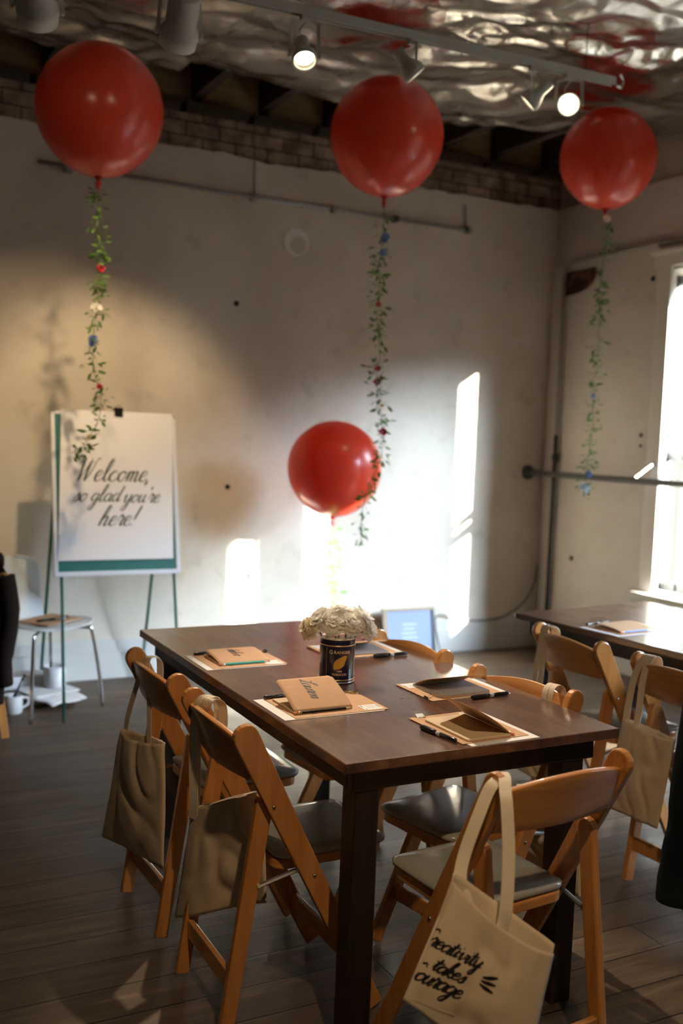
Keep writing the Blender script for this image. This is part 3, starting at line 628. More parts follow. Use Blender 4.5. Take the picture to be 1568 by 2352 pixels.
make_bag('pale tote bag behind the near right table leg', (1.965, 2.50, 0.44), (1.99, 2.235, 0.50), (1.985, 2.205, 0.20), (1.96, 2.475, 0.17), 0.035, (-1, -0.2, 0.05),
    [[(1.98, 2.30, 0.49), (1.975, 2.30, 0.60), (1.965, 2.30, 0.76), (1.945, 2.30, 0.803), (1.912, 2.297, 0.79), (1.905, 2.297, 0.71)],
     [(1.985, 2.33, 0.48), (1.98, 2.325, 0.60), (1.962, 2.32, 0.77), (1.938, 2.322, 0.803), (1.908, 2.32, 0.785), (1.902, 2.32, 0.71)]], sag=0.02, seed=2.9, wr=0.010, strap_w=0.018)
make_bag('pale tote bag on the chair at the far left corner of the window table', (2.50, 3.16, 0.50), (2.485, 2.93, 0.50), (2.47, 2.93, 0.22), (2.48, 3.17, 0.22), 0.03, (-1, -0.3, 0.05),
    [[(2.50, 3.11, 0.48), (2.500, 3.105, 0.60), (2.512, 3.095, 0.74), (2.522, 3.095, 0.79), (2.540, 3.09, 0.80), (2.566, 3.09, 0.785), (2.57, 3.09, 0.71)],
     [(2.50, 3.07, 0.48), (2.503, 3.075, 0.60), (2.518, 3.08, 0.74), (2.527, 3.085, 0.79), (2.543, 3.075, 0.80), (2.568, 3.07, 0.78), (2.572, 3.07, 0.71)]], sag=0.01, seed=5.5, wr=0.012)

# ------------------------------------------------------------------ place settings (sitter faces local +Y; origin at the near-left paper corner)
def xf(o):                                    # local frame -> world for things laid on a table
    return o
ZT = 0.7602
def setting(org, ang, name, pencil, ink_label, who, cover=20, page='page', sheet=(0.215, 0.285), book=(0.135, 0.20), book_at=(0.03, 0.055), pen=None, clip='steel', kraft_off=(0.0, 0.022), detail=True, script_size=0.0195):
    ca, sa = math.cos(ang), math.sin(ang); ox, oy = org
    def at(x, y, z=0.0): return (ox + ca*x - sa*y, oy + sa*x + ca*y, ZT + z)
    def th(nm, lb, ct, x, y, z, r=0.0, g=None): return thing(nm, lb, ct, at(x, y, z), ang+r, g)
    W, Hh = sheet
    o = th('paper_sheet', 'white paper sheet lying lowest in the stack %s' % who, 'paper', 0, 0, 0, 0, 'white sheets under the kraft cards')
    MB().box((0, 0, 0), (W, Hh, 0.0012)).build('sheet', 'white_paper', o)
    kx, ky = kraft_off
    o = th('kraft_card', 'brown kraft card on the white sheet %s' % who, 'card', kx, ky, 0.0013, 0.01, 'kraft cards at the places')
    MB().box((-0.001, 0, 0), (W-0.006, Hh-0.018, 0.0014)).build('card', 'kraft', o)
    q = MB()
    script(q, 'my', lambda x, y: (V((W-0.034+y, 0.075-x*1.0+0.0, 0.0018)), V((0, 0, 1))), 0.006, 0.16, 0.08); q.build('card_lettering', 'ink', o)
    # label
    o = th('label_card', 'small white printed label on the kraft card %s' % who, 'label', kx+W-0.062, ky+Hh-0.085, 0.0029, 0.0, 'small white labels')
    MB().box((0, 0, 0), (0.048, 0.058, 0.0004)).build('label_face', 'white_paper', o)
    q = MB(); q.box((0.006, 0.052, 0.0004), (0.032, 0.0545, 0.0006)); q.box((0.004, 0.006, 0.0004), (0.020, 0.0085, 0.0006)); q.box((0.038, 0.006, 0.0004), (0.044, 0.009, 0.0006))
    for k in range(5): q.box((0.008, 0.018+k*0.006, 0.0004), (0.036-0.003*(k % 2), 0.0186+k*0.006, 0.0005))
    q.build('printed_lines', 'ink', o)
    # notebook: block + cover hinged on the right
    bw, bh = book; bx, by = book_at
    o = th('notebook', 'kraft notebook %s' % who, 'notebook', bx, by, 0.003, 0.0, 'kraft notebooks at the places')
    MB().prism([(0.0, 0, 0), (bw, 0, 0), (bw, bh, 0), (0.01, bh, 0), (0, bh-0.01, 0)], (0, 0, 0.0055)).build('pages', page, o, bevel=0.001)
    MB().box((0, 0, -0.0008), (bw, bh, -0.0001)).build('back_cover', 'kraft', o)
    ce = math.cos(math.radians(cover)); se = math.sin(math.radians(cover))
    def cov(u, v, lift=0.0):                      # u across from hinge, v along the hinge
        bend = 0.004*math.sin(PI*u)
        return V((bw - bw*u*ce + se*(lift+bend), v*bh, 0.006 + bw*u*se + ce*(lift+bend)))
    q = MB(); nU = 10
    r_ = 0.01
    def covr(u, v):
        uu = u
        if u > 0.92: k = (u-0.92)/0.08; vv = r_/bh*(1-math.sqrt(max(0, 1-k*k))); v = vv + v*(1-2*vv)
        return cov(uu, v)
    q.grid(covr, 14, 12).build('front_cover', 'kraft', o, smooth=True, solid=0.0008)
    if name:
        q = MB(); N = V((se, 0, ce)); tw = text_width(name, script_size, 0.8)
        # lettering reads from the far end of the cover toward the hinge
        script(q, name, lambda x, y: (cov(min(0.97, 0.93 - x/bw), 0.0) + V((0, bh*0.40 + y, 0)) + N*0.0007, N), script_size, 0.15, 0.06, 0.42, 0.8)
        q.build('cover_lettering', 'ink', o)
    # pencil along the hinge
    o = th('pencil', '%s pencil beside the notebook %s' % (pencil[0], who), 'pencil', bx+bw+0.006, by-0.004, 0.0074, 0.0, 'pencils at the places')
    L = 0.155
    MB().tube([(0, 0.022, 0), (0, L, 0)], 0.0036, 6).build('shaft', pencil[1], o)
    MB().tube([(0, 0.010, 0), (0, 0.022, 0)], 0.0038, 12).build('ferrule', 'brass' if pencil[0] != 'teal' else 'rim', o, smooth=True)
    MB().tube([(0, 0, 0), (0, 0.010, 0)], 0.0034, 12).build('eraser', 'eraser', o, smooth=True)
    MB().tube([(0, L, 0), (0, L+0.014, 0)], [0.0034, 0.0012], 12).build('sharpened_wood', 'raw_wood', o)
    MB().tube([(0, L+0.014, 0), (0, L+0.019, 0)], [0.0012, 0.0003], 8).build('lead', 'graphite', o)
    # brush pen
    px, py, pr, pz = pen or (-0.012, 0.10, 0.0, 0.008)
    o = th('brush_pen', 'black brush pen %s' % who, 'pen', px, py, pz, pr, 'black brush pens')
    MB().tube([(0, 0, 0), (0, 0.004, 0), (0, 0.078, 0)], [0.005, 0.0058, 0.0062], 16).build('barrel', 'black_plastic', o, smooth=True)
    MB().tube([(0, 0.079, 0), (0, 0.082, 0), (0, 0.128, 0), (0, 0.134, 0)], [0.0066, 0.0070, 0.0066, 0.0045], 16).build('cap', 'black_plastic', o, smooth=True)
    MB().tube([(0, 0.056, 0), (0, 0.070, 0)], 0.0064, 16).build('label_band', 'grey_band', o, smooth=True)
    MB().box((-0.0015, 0.088, 0.0066), (0.0015, 0.124, 0.0082)).build('pocket_clip', 'steel', o)
    # binder clip at the top left of the card
    o = th('binder_clip', 'small %s binder clip on the kraft card %s' % ('black' if clip == 'black_plastic' else 'metal', who), 'clip', kx+0.030, ky+Hh-0.018, 0.0, 0.0, 'binder clips')
    MB().prism([(-0.012, -0.001, 0.0065), (-0.012, 0.001, 0.0012), (-0.012, -0.0125, 0.0032), (-0.012, 0.0035, 0.0105)], (0.024, 0, 0)).build('clip_body', clip, o)
    MB().tube([(-0.007, -0.010, 0.005), (-0.008, -0.022, 0.008), (0, -0.030, 0.010), (0.008, -0.022, 0.008), (0.007, -0.010, 0.005)], 0.0009, 6).build('wire_handle', 'brass', o)
R90 = -PI/2
setting((1.100, 2.585), R90, 'Lauren', ('black', 'black_plastic'), None, 'at the place lettered Lauren', 22, pen=(0.008, 0.030, 0.05, 0.0075), book=(0.145, 0.175), sheet=(0.215, 0.30), kraft_off=(0.003, 0.030), book_at=(0.030, 0.045))
setting((1.100, 3.170), R90, 'Amber', ('teal', 'teal_paint'), None, 'at the far left place', 6, pen=(0.012, 0.028, 0.06, 0.0075), book=(0.145, 0.175), sheet=(0.215, 0.27), kraft_off=(0.003, 0.022), clip='black_plastic')
setting((1.438, 2.012), 0.02, None, ('yellow', 'yellow_paint'), None, 'at the table end nearest us', 33, pen=(-0.020, 0.040, 0.12, 0.0065), book=(0.135, 0.20), sheet=(0.212, 0.262), kraft_off=(-0.012, 0.020), book_at=(0.008, 0.030))
setting((1.850, 2.405), PI/2, None, ('pale green', 'green_paint'), None, 'on the right side near us', 20, 'grey_page', pen=(-0.012, 0.02, 0.05, 0.0065), book=(0.135, 0.185), sheet=(0.205, 0.275), kraft_off=(0.002, 0.02))
setting((1.835, 2.975), PI/2, None, ('brown', 'raw_wood'), None, 'partly hidden behind the tin', 14, 'grey_page', pen=(-0.014, 0.01, 0.05, 0.0065), book=(0.140, 0.185), sheet=(0.215, 0.28), kraft_off=(0.002, 0.02))
setting((2.785, 3.190), R90+0.09, None, ('blue', 'blue_paint'), None, 'at the far place of the window table', 4, 'page', pen=(-0.014, 0.05, -0.05, 0.0065), sheet=(0.20, 0.26), book_at=(0.03, 0.05))
setting((2.86, 2.66), R90+0.09, None, ('dark', 'graphite'), None, 'at the right edge of the window table', 4, 'page', pen=(-0.014, 0.05, -0.05, 0.0065), sheet=(0.20, 0.26), book_at=(0.03, 0.05))

# ------------------------------------------------------------------ tobacco tin and flowers
TC = (1.425, 2.712); R0 = 0.0535; HT = 0.137
tin = thing('tobacco_tin', 'navy and gold round tobacco tin used as a vase on the table', 'tin', (TC[0], TC[1], ZT))
MB().lathe([(0.0, 0.001), (R0-0.002, 0.0), (R0, 0.003), (R0, HT-0.002), (R0-0.0012, HT), (R0-0.003, HT-0.002), (R0-0.003, 0.006), (0.0, 0.005)], 64).build('tin_body', 'tin_navy', tin, smooth=False)
bpy.data.objects['tin_body'].data.polygons.foreach_set('use_smooth', [True]*len(bpy.data.objects['tin_body'].data.polygons))
q = bpy.data.objects['tin_body'].modifiers.new('b', 'BEVEL'); q.width = 0.0004; q.segments = 1
for z, h, m_ in ((0.004, 0.003, 'rim'), (0.012, 0.003, 'gold'), (HT-0.022, 0.0035, 'gold'), (HT-0.003, 0.003, 'rim')):
    MB().lathe([(R0, z), (R0+0.0009, z+0.0004), (R0+0.0009, z+h-0.0004), (R0, z+h)], 64).build('gold_band' if m_ == 'gold' else 'rim_band', m_, tin, smooth=True)
aim = math.atan2(-TC[1], -TC[0]) + 0.16                     # the printed face looks at the room
def oncan(x, y, e=0.0006):
    a_ = aim + x/R0; return (math.cos(a_)*(R0+e), math.sin(a_)*(R0+e), y)
q = MB(); type_text(q, 'G', 0.0165, lambda x, y: oncan(x-0.0270, y+0.0935), 0.0002); type_text(q, 'RANGER', 0.0125, lambda x, y: oncan(x*1.06+0.0075, y+0.0940), 0.0002)
q.build('brand_lettering', 'letter_tan', tin)
q = MB(); type_text(q, 'PIPE', 0.0075, lambda x, y: oncan(x*1.1, y+0.0385), 0.0002); type_text(q, 'TOBACCO', 0.0085, lambda x, y: oncan(x*1.1, y+0.0285), 0.0002); q.build('small_lettering', 'letter_tan', tin)
q = MB(); n = 16
lv = []
for i in range(n+1):
    t_ = i/n; wd = 0.0135*math.sin(PI*t_)**0.75*(1+0.25*math.sin(2*PI*t_)*0.6); cx = -0.018 + 0.040*t_; cy = 0.047 + 0.042*t_; nx, ny = -0.72, 0.69
    lv.append([(cx+nx*wd*k/3, cy+ny*wd*k/3) for k in range(-3, 4)])
def lf(u, v):
    r_ = lv[round(u*n)]; p = r_[round(v*6)]; return oncan(p[0], p[1], 0.0008)
q.grid(lf, n, 6).build('leaf_emblem', 'leaf_gold', tin, smooth=True)
q = MB()
q.ribbon([oncan(-0.041, 0.022+0.09*k/8, 0.0008) for k in range(9)], 0.0012, (math.cos(aim-0.77), math.sin(aim-0.77), 0))
q.ribbon([oncan(0.044, 0.022+0.09*k/8, 0.0008) for k in range(9)], 0.0012, (math.cos(aim+0.82), math.sin(aim+0.82), 0))
q.ribbon([oncan(-0.060, 0.03+0.08*k/8, 0.0008) for k in range(9)], 0.0010, (math.cos(aim-1.1), math.sin(aim-1.1), 0))
q.build('gold_border', 'gold', tin)
q = MB(); random.seed(5)
for k in range(16):
    x0 = 0.001+0.012*random.random()+k*0.0004; y0 = 0.055+0.0016*k
    q.ribbon([oncan(x0-0.004*random.random(), y0, 0.0012), oncan(x0+0.003, y0+0.002, 0.0012)], 0.0007, (math.cos(aim), math.sin(aim), 0))
q.build('leaf_engraving', 'letter_tan', tin)

def bloom_mesh(R, seed, layers=((7, 0.30, 0.5), (9, 0.55, 0.62), (11, 0.85, 0.72), (12, 1.2, 0.78), (12, 1.6, 0.75), (9, 2.0, 0.62))):
    rnd = random.Random(seed); q = MB()
    for cnt, pol, sz in layers:
        for k in range(cnt):
            az = 2*PI*(k + rnd.random()*0.7)/cnt; po = pol + rnd.uniform(-0.12, 0.12); L = R*sz*rnd.uniform(0.85, 1.15); Wd = L*rnd.uniform(0.75, 1.0)
            d = V((math.sin(po)*math.cos(az), math.sin(po)*math.sin(az), math.cos(po))); side_ = V((-math.sin(az), math.cos(az), 0))
            upv = d.cross(side_)                         # toward the pole or away
            o_ = d*R*0.30; ph = rnd.random()*6
            curl = rnd.uniform(0.2, 0.6)
            def fn(u, v, d=d, s=side_, up=upv, o_=o_, L=L, Wd=Wd, ph=ph, curl=curl):
                x = (u-0.5)*Wd*math.sin(PI*min(1, 0.18+v*0.62))*1.15
                r = o_ + d*(L*v*0.95) + s*x - up*(curl*L*v*v*0.5) + up*(x*x/max(Wd, 1e-4)*0.9)
                return r + d*(0.06*L*math.sin(u*17+ph)*v*v) - up*(0.05*L*math.cos(u*13+ph)*v*v)
            q.grid(fn, 6, 4)
    return q
fl = [(-0.083, 0.010, 0.022, 0.038, 'petal_cream', (-0.8, -0.3, 0.25)), (-0.052, 0.004, 0.046, 0.040, 'petal_white', (-0.5, -0.4, 0.7)), (-0.012, -0.018, 0.040, 0.036, 'petal_white', (-0.1, -0.6, 0.8)),
      (0.005, 0.022, 0.064, 0.040, 'petal_white', (0.1, 0.2, 1)), (0.038, -0.014, 0.042, 0.038, 'petal_white', (0.3, -0.5, 0.7)), (0.066, 0.016, 0.052, 0.040, 'petal_white', (0.6, 0.1, 0.7)), (0.088, -0.006, 0.026, 0.034, 'petal_white', (0.9, -0.2, 0.35))]
words = ['cream-tinted white ruffled bloom drooping low over the tin\'s left side', 'ruffled white bloom just right of the drooping cream one', 'low white bloom at the front centre of the tin', 'white bloom standing highest at the back of the tin',
         'white bloom at the front, right of centre in the tin', 'ruffled white bloom high on the right of the tin', 'white bloom hanging out farthest right of the tin']
ca_, sa_ = RT.x, RT.y; nr = math.hypot(ca_, sa_); ca_ /= nr; sa_ /= nr
for i, (a_, b_, z, R, m_, dr) in enumerate(fl):
    dx, dy = a_*ca_ - b_*sa_, a_*sa_ + b_*ca_
    c = V((TC[0]+dx, TC[1]+dy, ZT+HT+z-0.002))
    t = thing('white_flower', words[i], 'flower', (TC[0]+dx*0.25, TC[1]+dy*0.25, ZT+0.02), 0, 'white flowers in the tin')
    off = c - V(t.location)
    D = V((dr[0]*ca_ - dr[1]*sa_, dr[0]*sa_ + dr[1]*ca_, dr[2])).normalized(); qr = V((0, 0, 1)).rotation_difference(D)
    q = bloom_mesh(R, 11+i); q.v = [qr @ p + off for p in q.v]; q.build('bloom', m_, t, smooth=True)
    MB().tube(catmull([(0, 0, 0), tuple(V((dx*0.3, dy*0.3, 0.11))), tuple(off - D*R*0.2)], 6), 0.0022, 6).build('stem', 'stem', t, smooth=True)
    if i in (1, 2, 4):
        q = MB(); 
        for s_ in (-1, 1):
            o_ = off*0.80 + V((0, 0, 0.01))
            dd = (V((s_*0.6*ca_ + 0.3*sa_, s_*0.6*sa_ - 0.3*ca_, 0.5))).normalized(); sd_ = dd.cross(V((0, 0, 1))).normalized()
            q.grid(lambda u, v: o_ + dd*0.05*v + sd_*(u-0.5)*0.014*math.sin(PI*min(1, v*0.9+0.1)), 2, 6)
        q.build('leaf', 'leaf', t, smooth=True)

# ------------------------------------------------------------------ balloons and flower garlands
def balloon(c, R, label, tilt=(0, 0)):
    t = thing('red_balloon', label, 'balloon', c, 0, 'round red balloons')
    prof = []
    for k in range(41):
        a_ = PI*k/40; z = -math.cos(a_); r = math.sin(a_)
        if z < 0: r *= 1 - 0.05*(-z)**2; z *= 1.045
        prof.append((max(r*R, 0.0), z*R))
    prof[0] = (0.010, -R*1.05); prof[-1] = (0.0, R)
    q = MB().lathe(prof, 56); q.build('balloon_skin', 'balloon', t, smooth=True)
    MB().lathe([(0.022, -R*1.035), (0.011, -R*1.05-0.012), (0.008, -R*1.05-0.022), (0.014, -R*1.05-0.028), (0.013, -R*1.05-0.036), (0.006, -R*1.05-0.040), (0.012, -R*1.05-0.052), (0.0, -R*1.05-0.053)], 16).build('knot', 'balloon_knot', t, smooth=True)
    t.rotation_euler = (tilt[0], tilt[1], 0)
    return t
balloon((1.229, 4.960, 2.986), 0.298, 'large red balloon at top left, above the easel')
balloon((2.642, 4.704, 3.036), 0.291, 'red balloon under the ceiling in the middle, behind the track lights')
balloon((4.045, 4.624, 3.127), 0.272, 'red balloon at top right, beside the brightest track light')
balloon((2.784, 5.425, 1.300), 0.280, 'red balloon floating low in front of the back wall')
def garland(pts, label, seed, nleaf, flowers, lm='leaf', spread=0.048, leaf=0.042):
    rnd = random.Random(seed); t = thing('flower_garland', label, 'garland', pts[0], 0, 'leafy garlands tied under the balloons')
    o = V(pts[0]); P = [p-o for p in catmull(pts, 8)]; n = len(P)
    P = [p + V((0.006*noise.noise(V((i*0.3, seed, 0))), 0.006*noise.noise(V((i*0.3, seed, 5))), 0)) for i, p in enumerate(P)]
    MB().tube(P, 0.0018, 5).build('vine_stem', 'stem', t, smooth=True)
    q = MB()
    for k in range(nleaf):
        f = (0.05 + 0.95*rnd.random())*(n-1); i = int(f); dens = 0.5 + 0.5*noise.noise(V((f*0.16, seed*3.3, 1)))
        if rnd.random() > 0.25 + dens*0.9: continue
        p = P[min(i, n-1)] + V((rnd.gauss(0, 1), rnd.gauss(0, 1), rnd.gauss(0, 1)))*spread*0.25
        az = rnd.random()*2*PI; el = rnd.uniform(-1.2, 0.5); d = V((math.cos(az)*math.cos(el), math.sin(az)*math.cos(el), math.sin(el)))
        st = rnd.random()*spread*0.7; s_ = d.cross(V((rnd.gauss(0, 1), rnd.gauss(0, 1), rnd.gauss(0, 1)))).normalized(); nn_ = d.cross(s_); L = leaf*rnd.uniform(0.55, 1.15); W_ = L*rnd.uniform(0.28, 0.42)
        p0 = p + d*st
        q.ribbon([p, p0], 0.0012, nn_)
        q.add([p0, p0+d*L*0.3+s_*W_/2+nn_*0.002, p0+d*L*0.7+s_*W_*0.4, p0+d*L, p0+d*L*0.7-s_*W_*0.4, p0+d*L*0.3-s_*W_/2+nn_*0.002, p0+d*L*0.5-nn_*0.002],
              [(0, 1, 6), (1, 2, 6), (2, 3, 6), (3, 4, 6), (4, 5, 6), (5, 0, 6)])
    q.build('leaves', lm, t)
    for fr_, m_, r_ in flowers:
        p = P[int(fr_*(n-1))] + V((rnd.uniform(-1, 1), -0.6, 0)).normalized()*0.012
        q = bloom_mesh(r_, int(fr_*100)+seed, ((5, 0.5, 0.8), (6, 1.0, 0.9), (6, 1.5, 0.8))); q.v = [Quaternion((1, 0, 0), 1.2) @ v_ + p for v_ in q.v]
        o_ = q.build('small_flower', m_, t, smooth=True); o_['label'] = {'petal_red': 'small red flower', 'petal_blue': 'small blue flower', 'petal_white': 'small white flower', 'petal_cream': 'small cream flower', 'petal_pale': 'pale blue flower'}[m_]
    return t
GLp = [(1.229, 4.960, 2.625), (1.25, 5.037, 2.583), (1.246, 5.028, 2.457), (1.261, 5.01, 2.332), (1.242, 5.008, 2.206), (1.248, 4.994, 2.081), (1.229, 4.991, 1.933), (1.229, 4.977, 1.766), (1.26, 4.949, 1.642), (1.245, 4.946, 1.515), (1.2, 4.962, 1.43), (1.163, 4.975, 1.355)]
GMp = [(2.642, 4.704, 2.70), (2.63, 4.671, 2.575), (2.61, 4.668, 2.418), (2.606, 4.657, 2.262), (2.598, 4.645, 2.083), (2.609, 4.625, 1.928), (2.595, 4.621, 1.794), (2.609, 4.6, 1.639), (2.625, 4.58, 1.506), (2.609, 4.577, 1.371), (2.565, 4.59, 1.258), (2.529, 4.597, 1.123), (2.525, 4.583, 0.944)]
GRp = [(4.045, 4.624, 2.80), (4.04, 4.593, 2.739), (4.027, 4.587, 2.59), (4.009, 4.578, 2.392), (4.0, 4.566, 2.194), (3.991, 4.553, 1.996), (3.968, 4.548, 1.798), (3.968, 4.53, 1.6), (3.946, 4.529, 1.451), (3.93, 4.526, 1.327), (3.919, 4.522, 1.216)]
GOp = [(2.784, 5.420, 0.965), (2.77, 5.395, 0.873), (2.783, 5.38, 0.783), (2.76, 5.385, 0.692), (2.776, 5.365, 0.564), (2.776, 5.354, 0.434), (2.77, 5.35, 0.2), (2.76, 5.34, 0.02)]
garland(GLp, 'leafy garland hanging over the top of the welcome sign', 1, 420, [(0.34, 'petal_red', 0.018), (0.47, 'petal_white', 0.026), (0.56, 'petal_blue', 0.02), (0.57, 'petal_blue', 0.016), (0.70, 'petal_red', 0.013), (0.90, 'petal_cream', 0.014)])
garland(GMp, 'long garland with blue and red flowers in the middle of the room', 2, 440, [(0.115, 'petal_blue', 0.022), (0.135, 'petal_blue', 0.018), (0.16, 'petal_blue', 0.020), (0.30, 'petal_red', 0.015), (0.475, 'petal_red', 0.016), (0.515, 'petal_red', 0.019), (0.665, 'petal_red', 0.020), (0.58, 'petal_cream', 0.012)])
garland(GRp, 'garland ending in a pale blue flower, hanging before the right wall', 3, 340, [(0.05, 'petal_cream', 0.024), (0.32, 'petal_white', 0.016), (0.62, 'petal_blue', 0.014), (0.90, 'petal_blue', 0.020), (0.97, 'petal_pale', 0.030)])
garland(GOp, 'green garland coloured as if sunlit, falling from the low balloon behind the table', 4, 230, [(0.28, 'petal_white', 0.02), (0.34, 'petal_cream', 0.016)], 'sunlit_leaf')

# ------------------------------------------------------------------ lighting track and lamps
def ty(x): return 3.975 - 0.044*x
A_, B_ = V((-0.9, ty(-0.9), 3.20)), V((3.357, ty(3.357), 3.20)); dT = (B_-A_).normalized(); nT = V((-dT.y, dT.x, 0))
q = MB(); h_ = 0.0175
for u0, u1, z0, z1 in ((-h_, h_, 0.014, 0.018), (-h_, -h_+0.004, -0.018, 0.014), (h_-0.004, h_, -0.018, 0.014)):
    q.prism([A_+nT*u0+V((0, 0, z0)), A_+nT*u1+V((0, 0, z0)), A_+nT*u1+V((0, 0, z1)), A_+nT*u0+V((0, 0, z1))], B_-A_)
trk = tag(q.build('lighting_track', 'lamp_white'), 'pale metal lighting track suspended below the foil ceiling', 'track')
MB().prism([A_+nT*-0.012+V((0, 0, -0.004)), A_+nT*0.012+V((0, 0, -0.004)), A_+nT*0.012+V((0, 0, 0.0)), A_+nT*-0.012+V((0, 0, 0.0))], B_-A_).build('conductor_slot', 'black_plastic', trk)
for x in (-0.4, 1.0, 3.19): MB().tube([(x, ty(x), 3.21), (x, ty(x), 3.455)], 0.0025, 6).build('suspension_wire', 'wire', trk)
MB().tube(catmull([(3.357, ty(3.357), 3.20), (3.40, ty(3.357), 3.18), (3.42, ty(3.4)+0.01, 3.215), (3.39, ty(3.4), 3.24)], 5), 0.006, 6).build('track_end', 'steel', trk, smooth=True)
def lamp(x, z, aim, label, style='gimbal', on='bulb', power=12.0, size=0.047, spot=70, warm=(1.0, 0.72, 0.40)):
    y = ty(x); t = thing('track_lamp', label, 'lamp', (x, y, 3.182), 0, 'spot lamps on the ceiling track')
    K = size/0.047
    MB().box((-0.022, -0.014, -0.018), (0.022, 0.014, 0.002)).build('adapter', 'lamp_white', t, bevel=0.002)
    c = V((0, 0, z-3.182)); D = (V(aim) - (V((x, y, 3.182))+c)).normalized()
    H = D.cross(V((0, 0, 1))).normalized()
    # yoke arms hang from the adapter down both sides of the head
    q = MB(); w_ = size+0.008
    top_ = V((0, 0, -0.018))
    for s_ in (-1, 1):
        e = c + H*w_*s_; e2 = top_ + H*w_*s_*0.9 + V((0, 0, -0.008))
        q.ribbon([top_, e2, e + V((0, 0, 0.0))], 0.016, [V((0.01, 0.01, 1)), D, D])
    q.build('yoke', 'lamp_white', t, solid=0.003)
    q = MB()
    if style == 'can':
        prof = [(0.0, -0.100*K), (size*0.78, -0.099*K), (size*0.80, -0.094*K), (size*0.80, -0.02*K), (size*1.0, -0.008*K), (size*1.04, 0.004*K), (size*0.98, 0.010*K), (size*0.96, 0.030*K), (size*0.88, 0.032*K), (size*0.86, 0.02*K)]
    else:
        prof = [(0.0, -0.105), (size*0.50, -0.103), (size*0.55, -0.095), (size*0.52, -0.045), (size*0.62, -0.038), (size*0.95, -0.004), (size*1.0, 0.010), (size*1.0, 0.026), (size*0.86, 0.028), (size*0.84, 0.018)]
    q.nocap = True; q.lathe(prof, 32, c, D); q.build('lamp_head', 'lamp_white', t, smooth=True)
    q = MB(); q.nocap = True; q.lathe([(0.0001, 0.0), (size*0.58, 0.004), (size*0.60, 0.008), (size*0.84, 0.017)], 32, c, D).build('reflector', 'lamp_reflector', t, smooth=True)
    MB().lathe([(size*0.60, 0.007), (size*0.45, 0.013), (0.0, 0.015)], 28, c, D).build('bulb', on, t, smooth=True)
    for s_ in (-1, 1): MB().lathe([(0.009*K, 0), (0.009*K, 0.008*K), (0, 0.009*K)], 12, c + H*w_*s_*0.97, H*s_).build('side_knob', 'lamp_white', t)
    MB().tube(catmull([(0.01, 0, -0.018), tuple(c*0.5 + H*0.02 - D*0.03), tuple(c - D*0.09*K)], 6), 0.003, 6).build('lamp_cord', 'lamp_white', t, smooth=True)
    ld = bpy.data.lights.new('spot', 'SPOT'); ld.energy = power*LAMP; ld.color = warm; ld.spot_size = math.radians(spot); ld.spot_blend = 0.7; ld.shadow_soft_size = 0.03
    lo = bpy.data.objects.new('lamp_light', ld); COL.objects.link(lo); lo.parent = t; lo.location = c + D*0.045; lo.rotation_euler = D.to_track_quat('-Z', 'Y').to_euler()
    return t
lamp(0.744, 3.00, (1.2, 5.9, 1.6), 'white can-shaped track lamp cut off at the top left corner', 'can', power=35, size=0.076, spot=44)
lamp(1.270, 3.015, (1.55, 5.9, 1.25), 'white can-shaped track lamp right of the left balloon, its back to us', 'can', power=110, size=0.074, spot=50)
lamp(1.790, 3.025, (1.45, 2.45, 0.76), 'lit gimbal track lamp facing us between the left and middle balloons', power=260, size=0.052, spot=38, warm=(1.0, 0.80, 0.58))
lamp(2.286, 3.060, (2.75, 3.75, 2.55), 'track lamp seen side-on in front of the middle balloon', power=30, size=0.050)
lamp(2.905, 3.045, (2.5, 4.25, 2.5), 'unlit-looking track lamp tilted left, next to the brightest one', power=15, size=0.050)
lamp(3.105, 3.055, (0.35, 0.3, 1.45), 'brightest track lamp, glaring straight at us near the right balloon', on='bulb_bright', power=45, size=0.054, warm=(1.0, 0.80, 0.58))
# the same kind of track over the room behind the camera
for x, y in ((0.6, 0.2),):
    t = thing('track_lamp', 'ceiling spot lamp over the near part of the room', 'lamp', (x, y, 3.25), 0, 'ceiling spot lamps outside the picture')
    D = (V((1.38, 2.1, 0.72)) - V((x, y, 3.1))).normalized()
    MB().tube([(0, 0, 0.18), (0, 0, -0.06)], 0.008, 8).build('drop_rod', 'lamp_white', t)
    MB().lathe([(0.0, -0.10), (0.03, -0.10), (0.04, 0), (0.045, 0.03), (0.038, 0.02)], 24, (0, 0, -0.12), D).build('lamp_head', 'lamp_white', t, smooth=True)
    MB().lathe([(0.034, 0.012), (0, 0.018)], 24, (0, 0, -0.12), D).build('bulb', 'bulb', t)
    ld = bpy.data.lights.new('spot', 'SPOT'); ld.energy = 115*LAMP; ld.color = (1.0, 0.68, 0.36); ld.spot_size = math.radians(42); ld.spot_blend = 0.7; ld.shadow_soft_size = 0.04
    lo = bpy.data.objects.new('lamp_light', ld); COL.objects.link(lo); lo.parent = t; lo.location = V((0, 0, -0.12)) + D*0.05; lo.rotation_euler = D.to_track_quat('-Z', 'Y').to_euler()

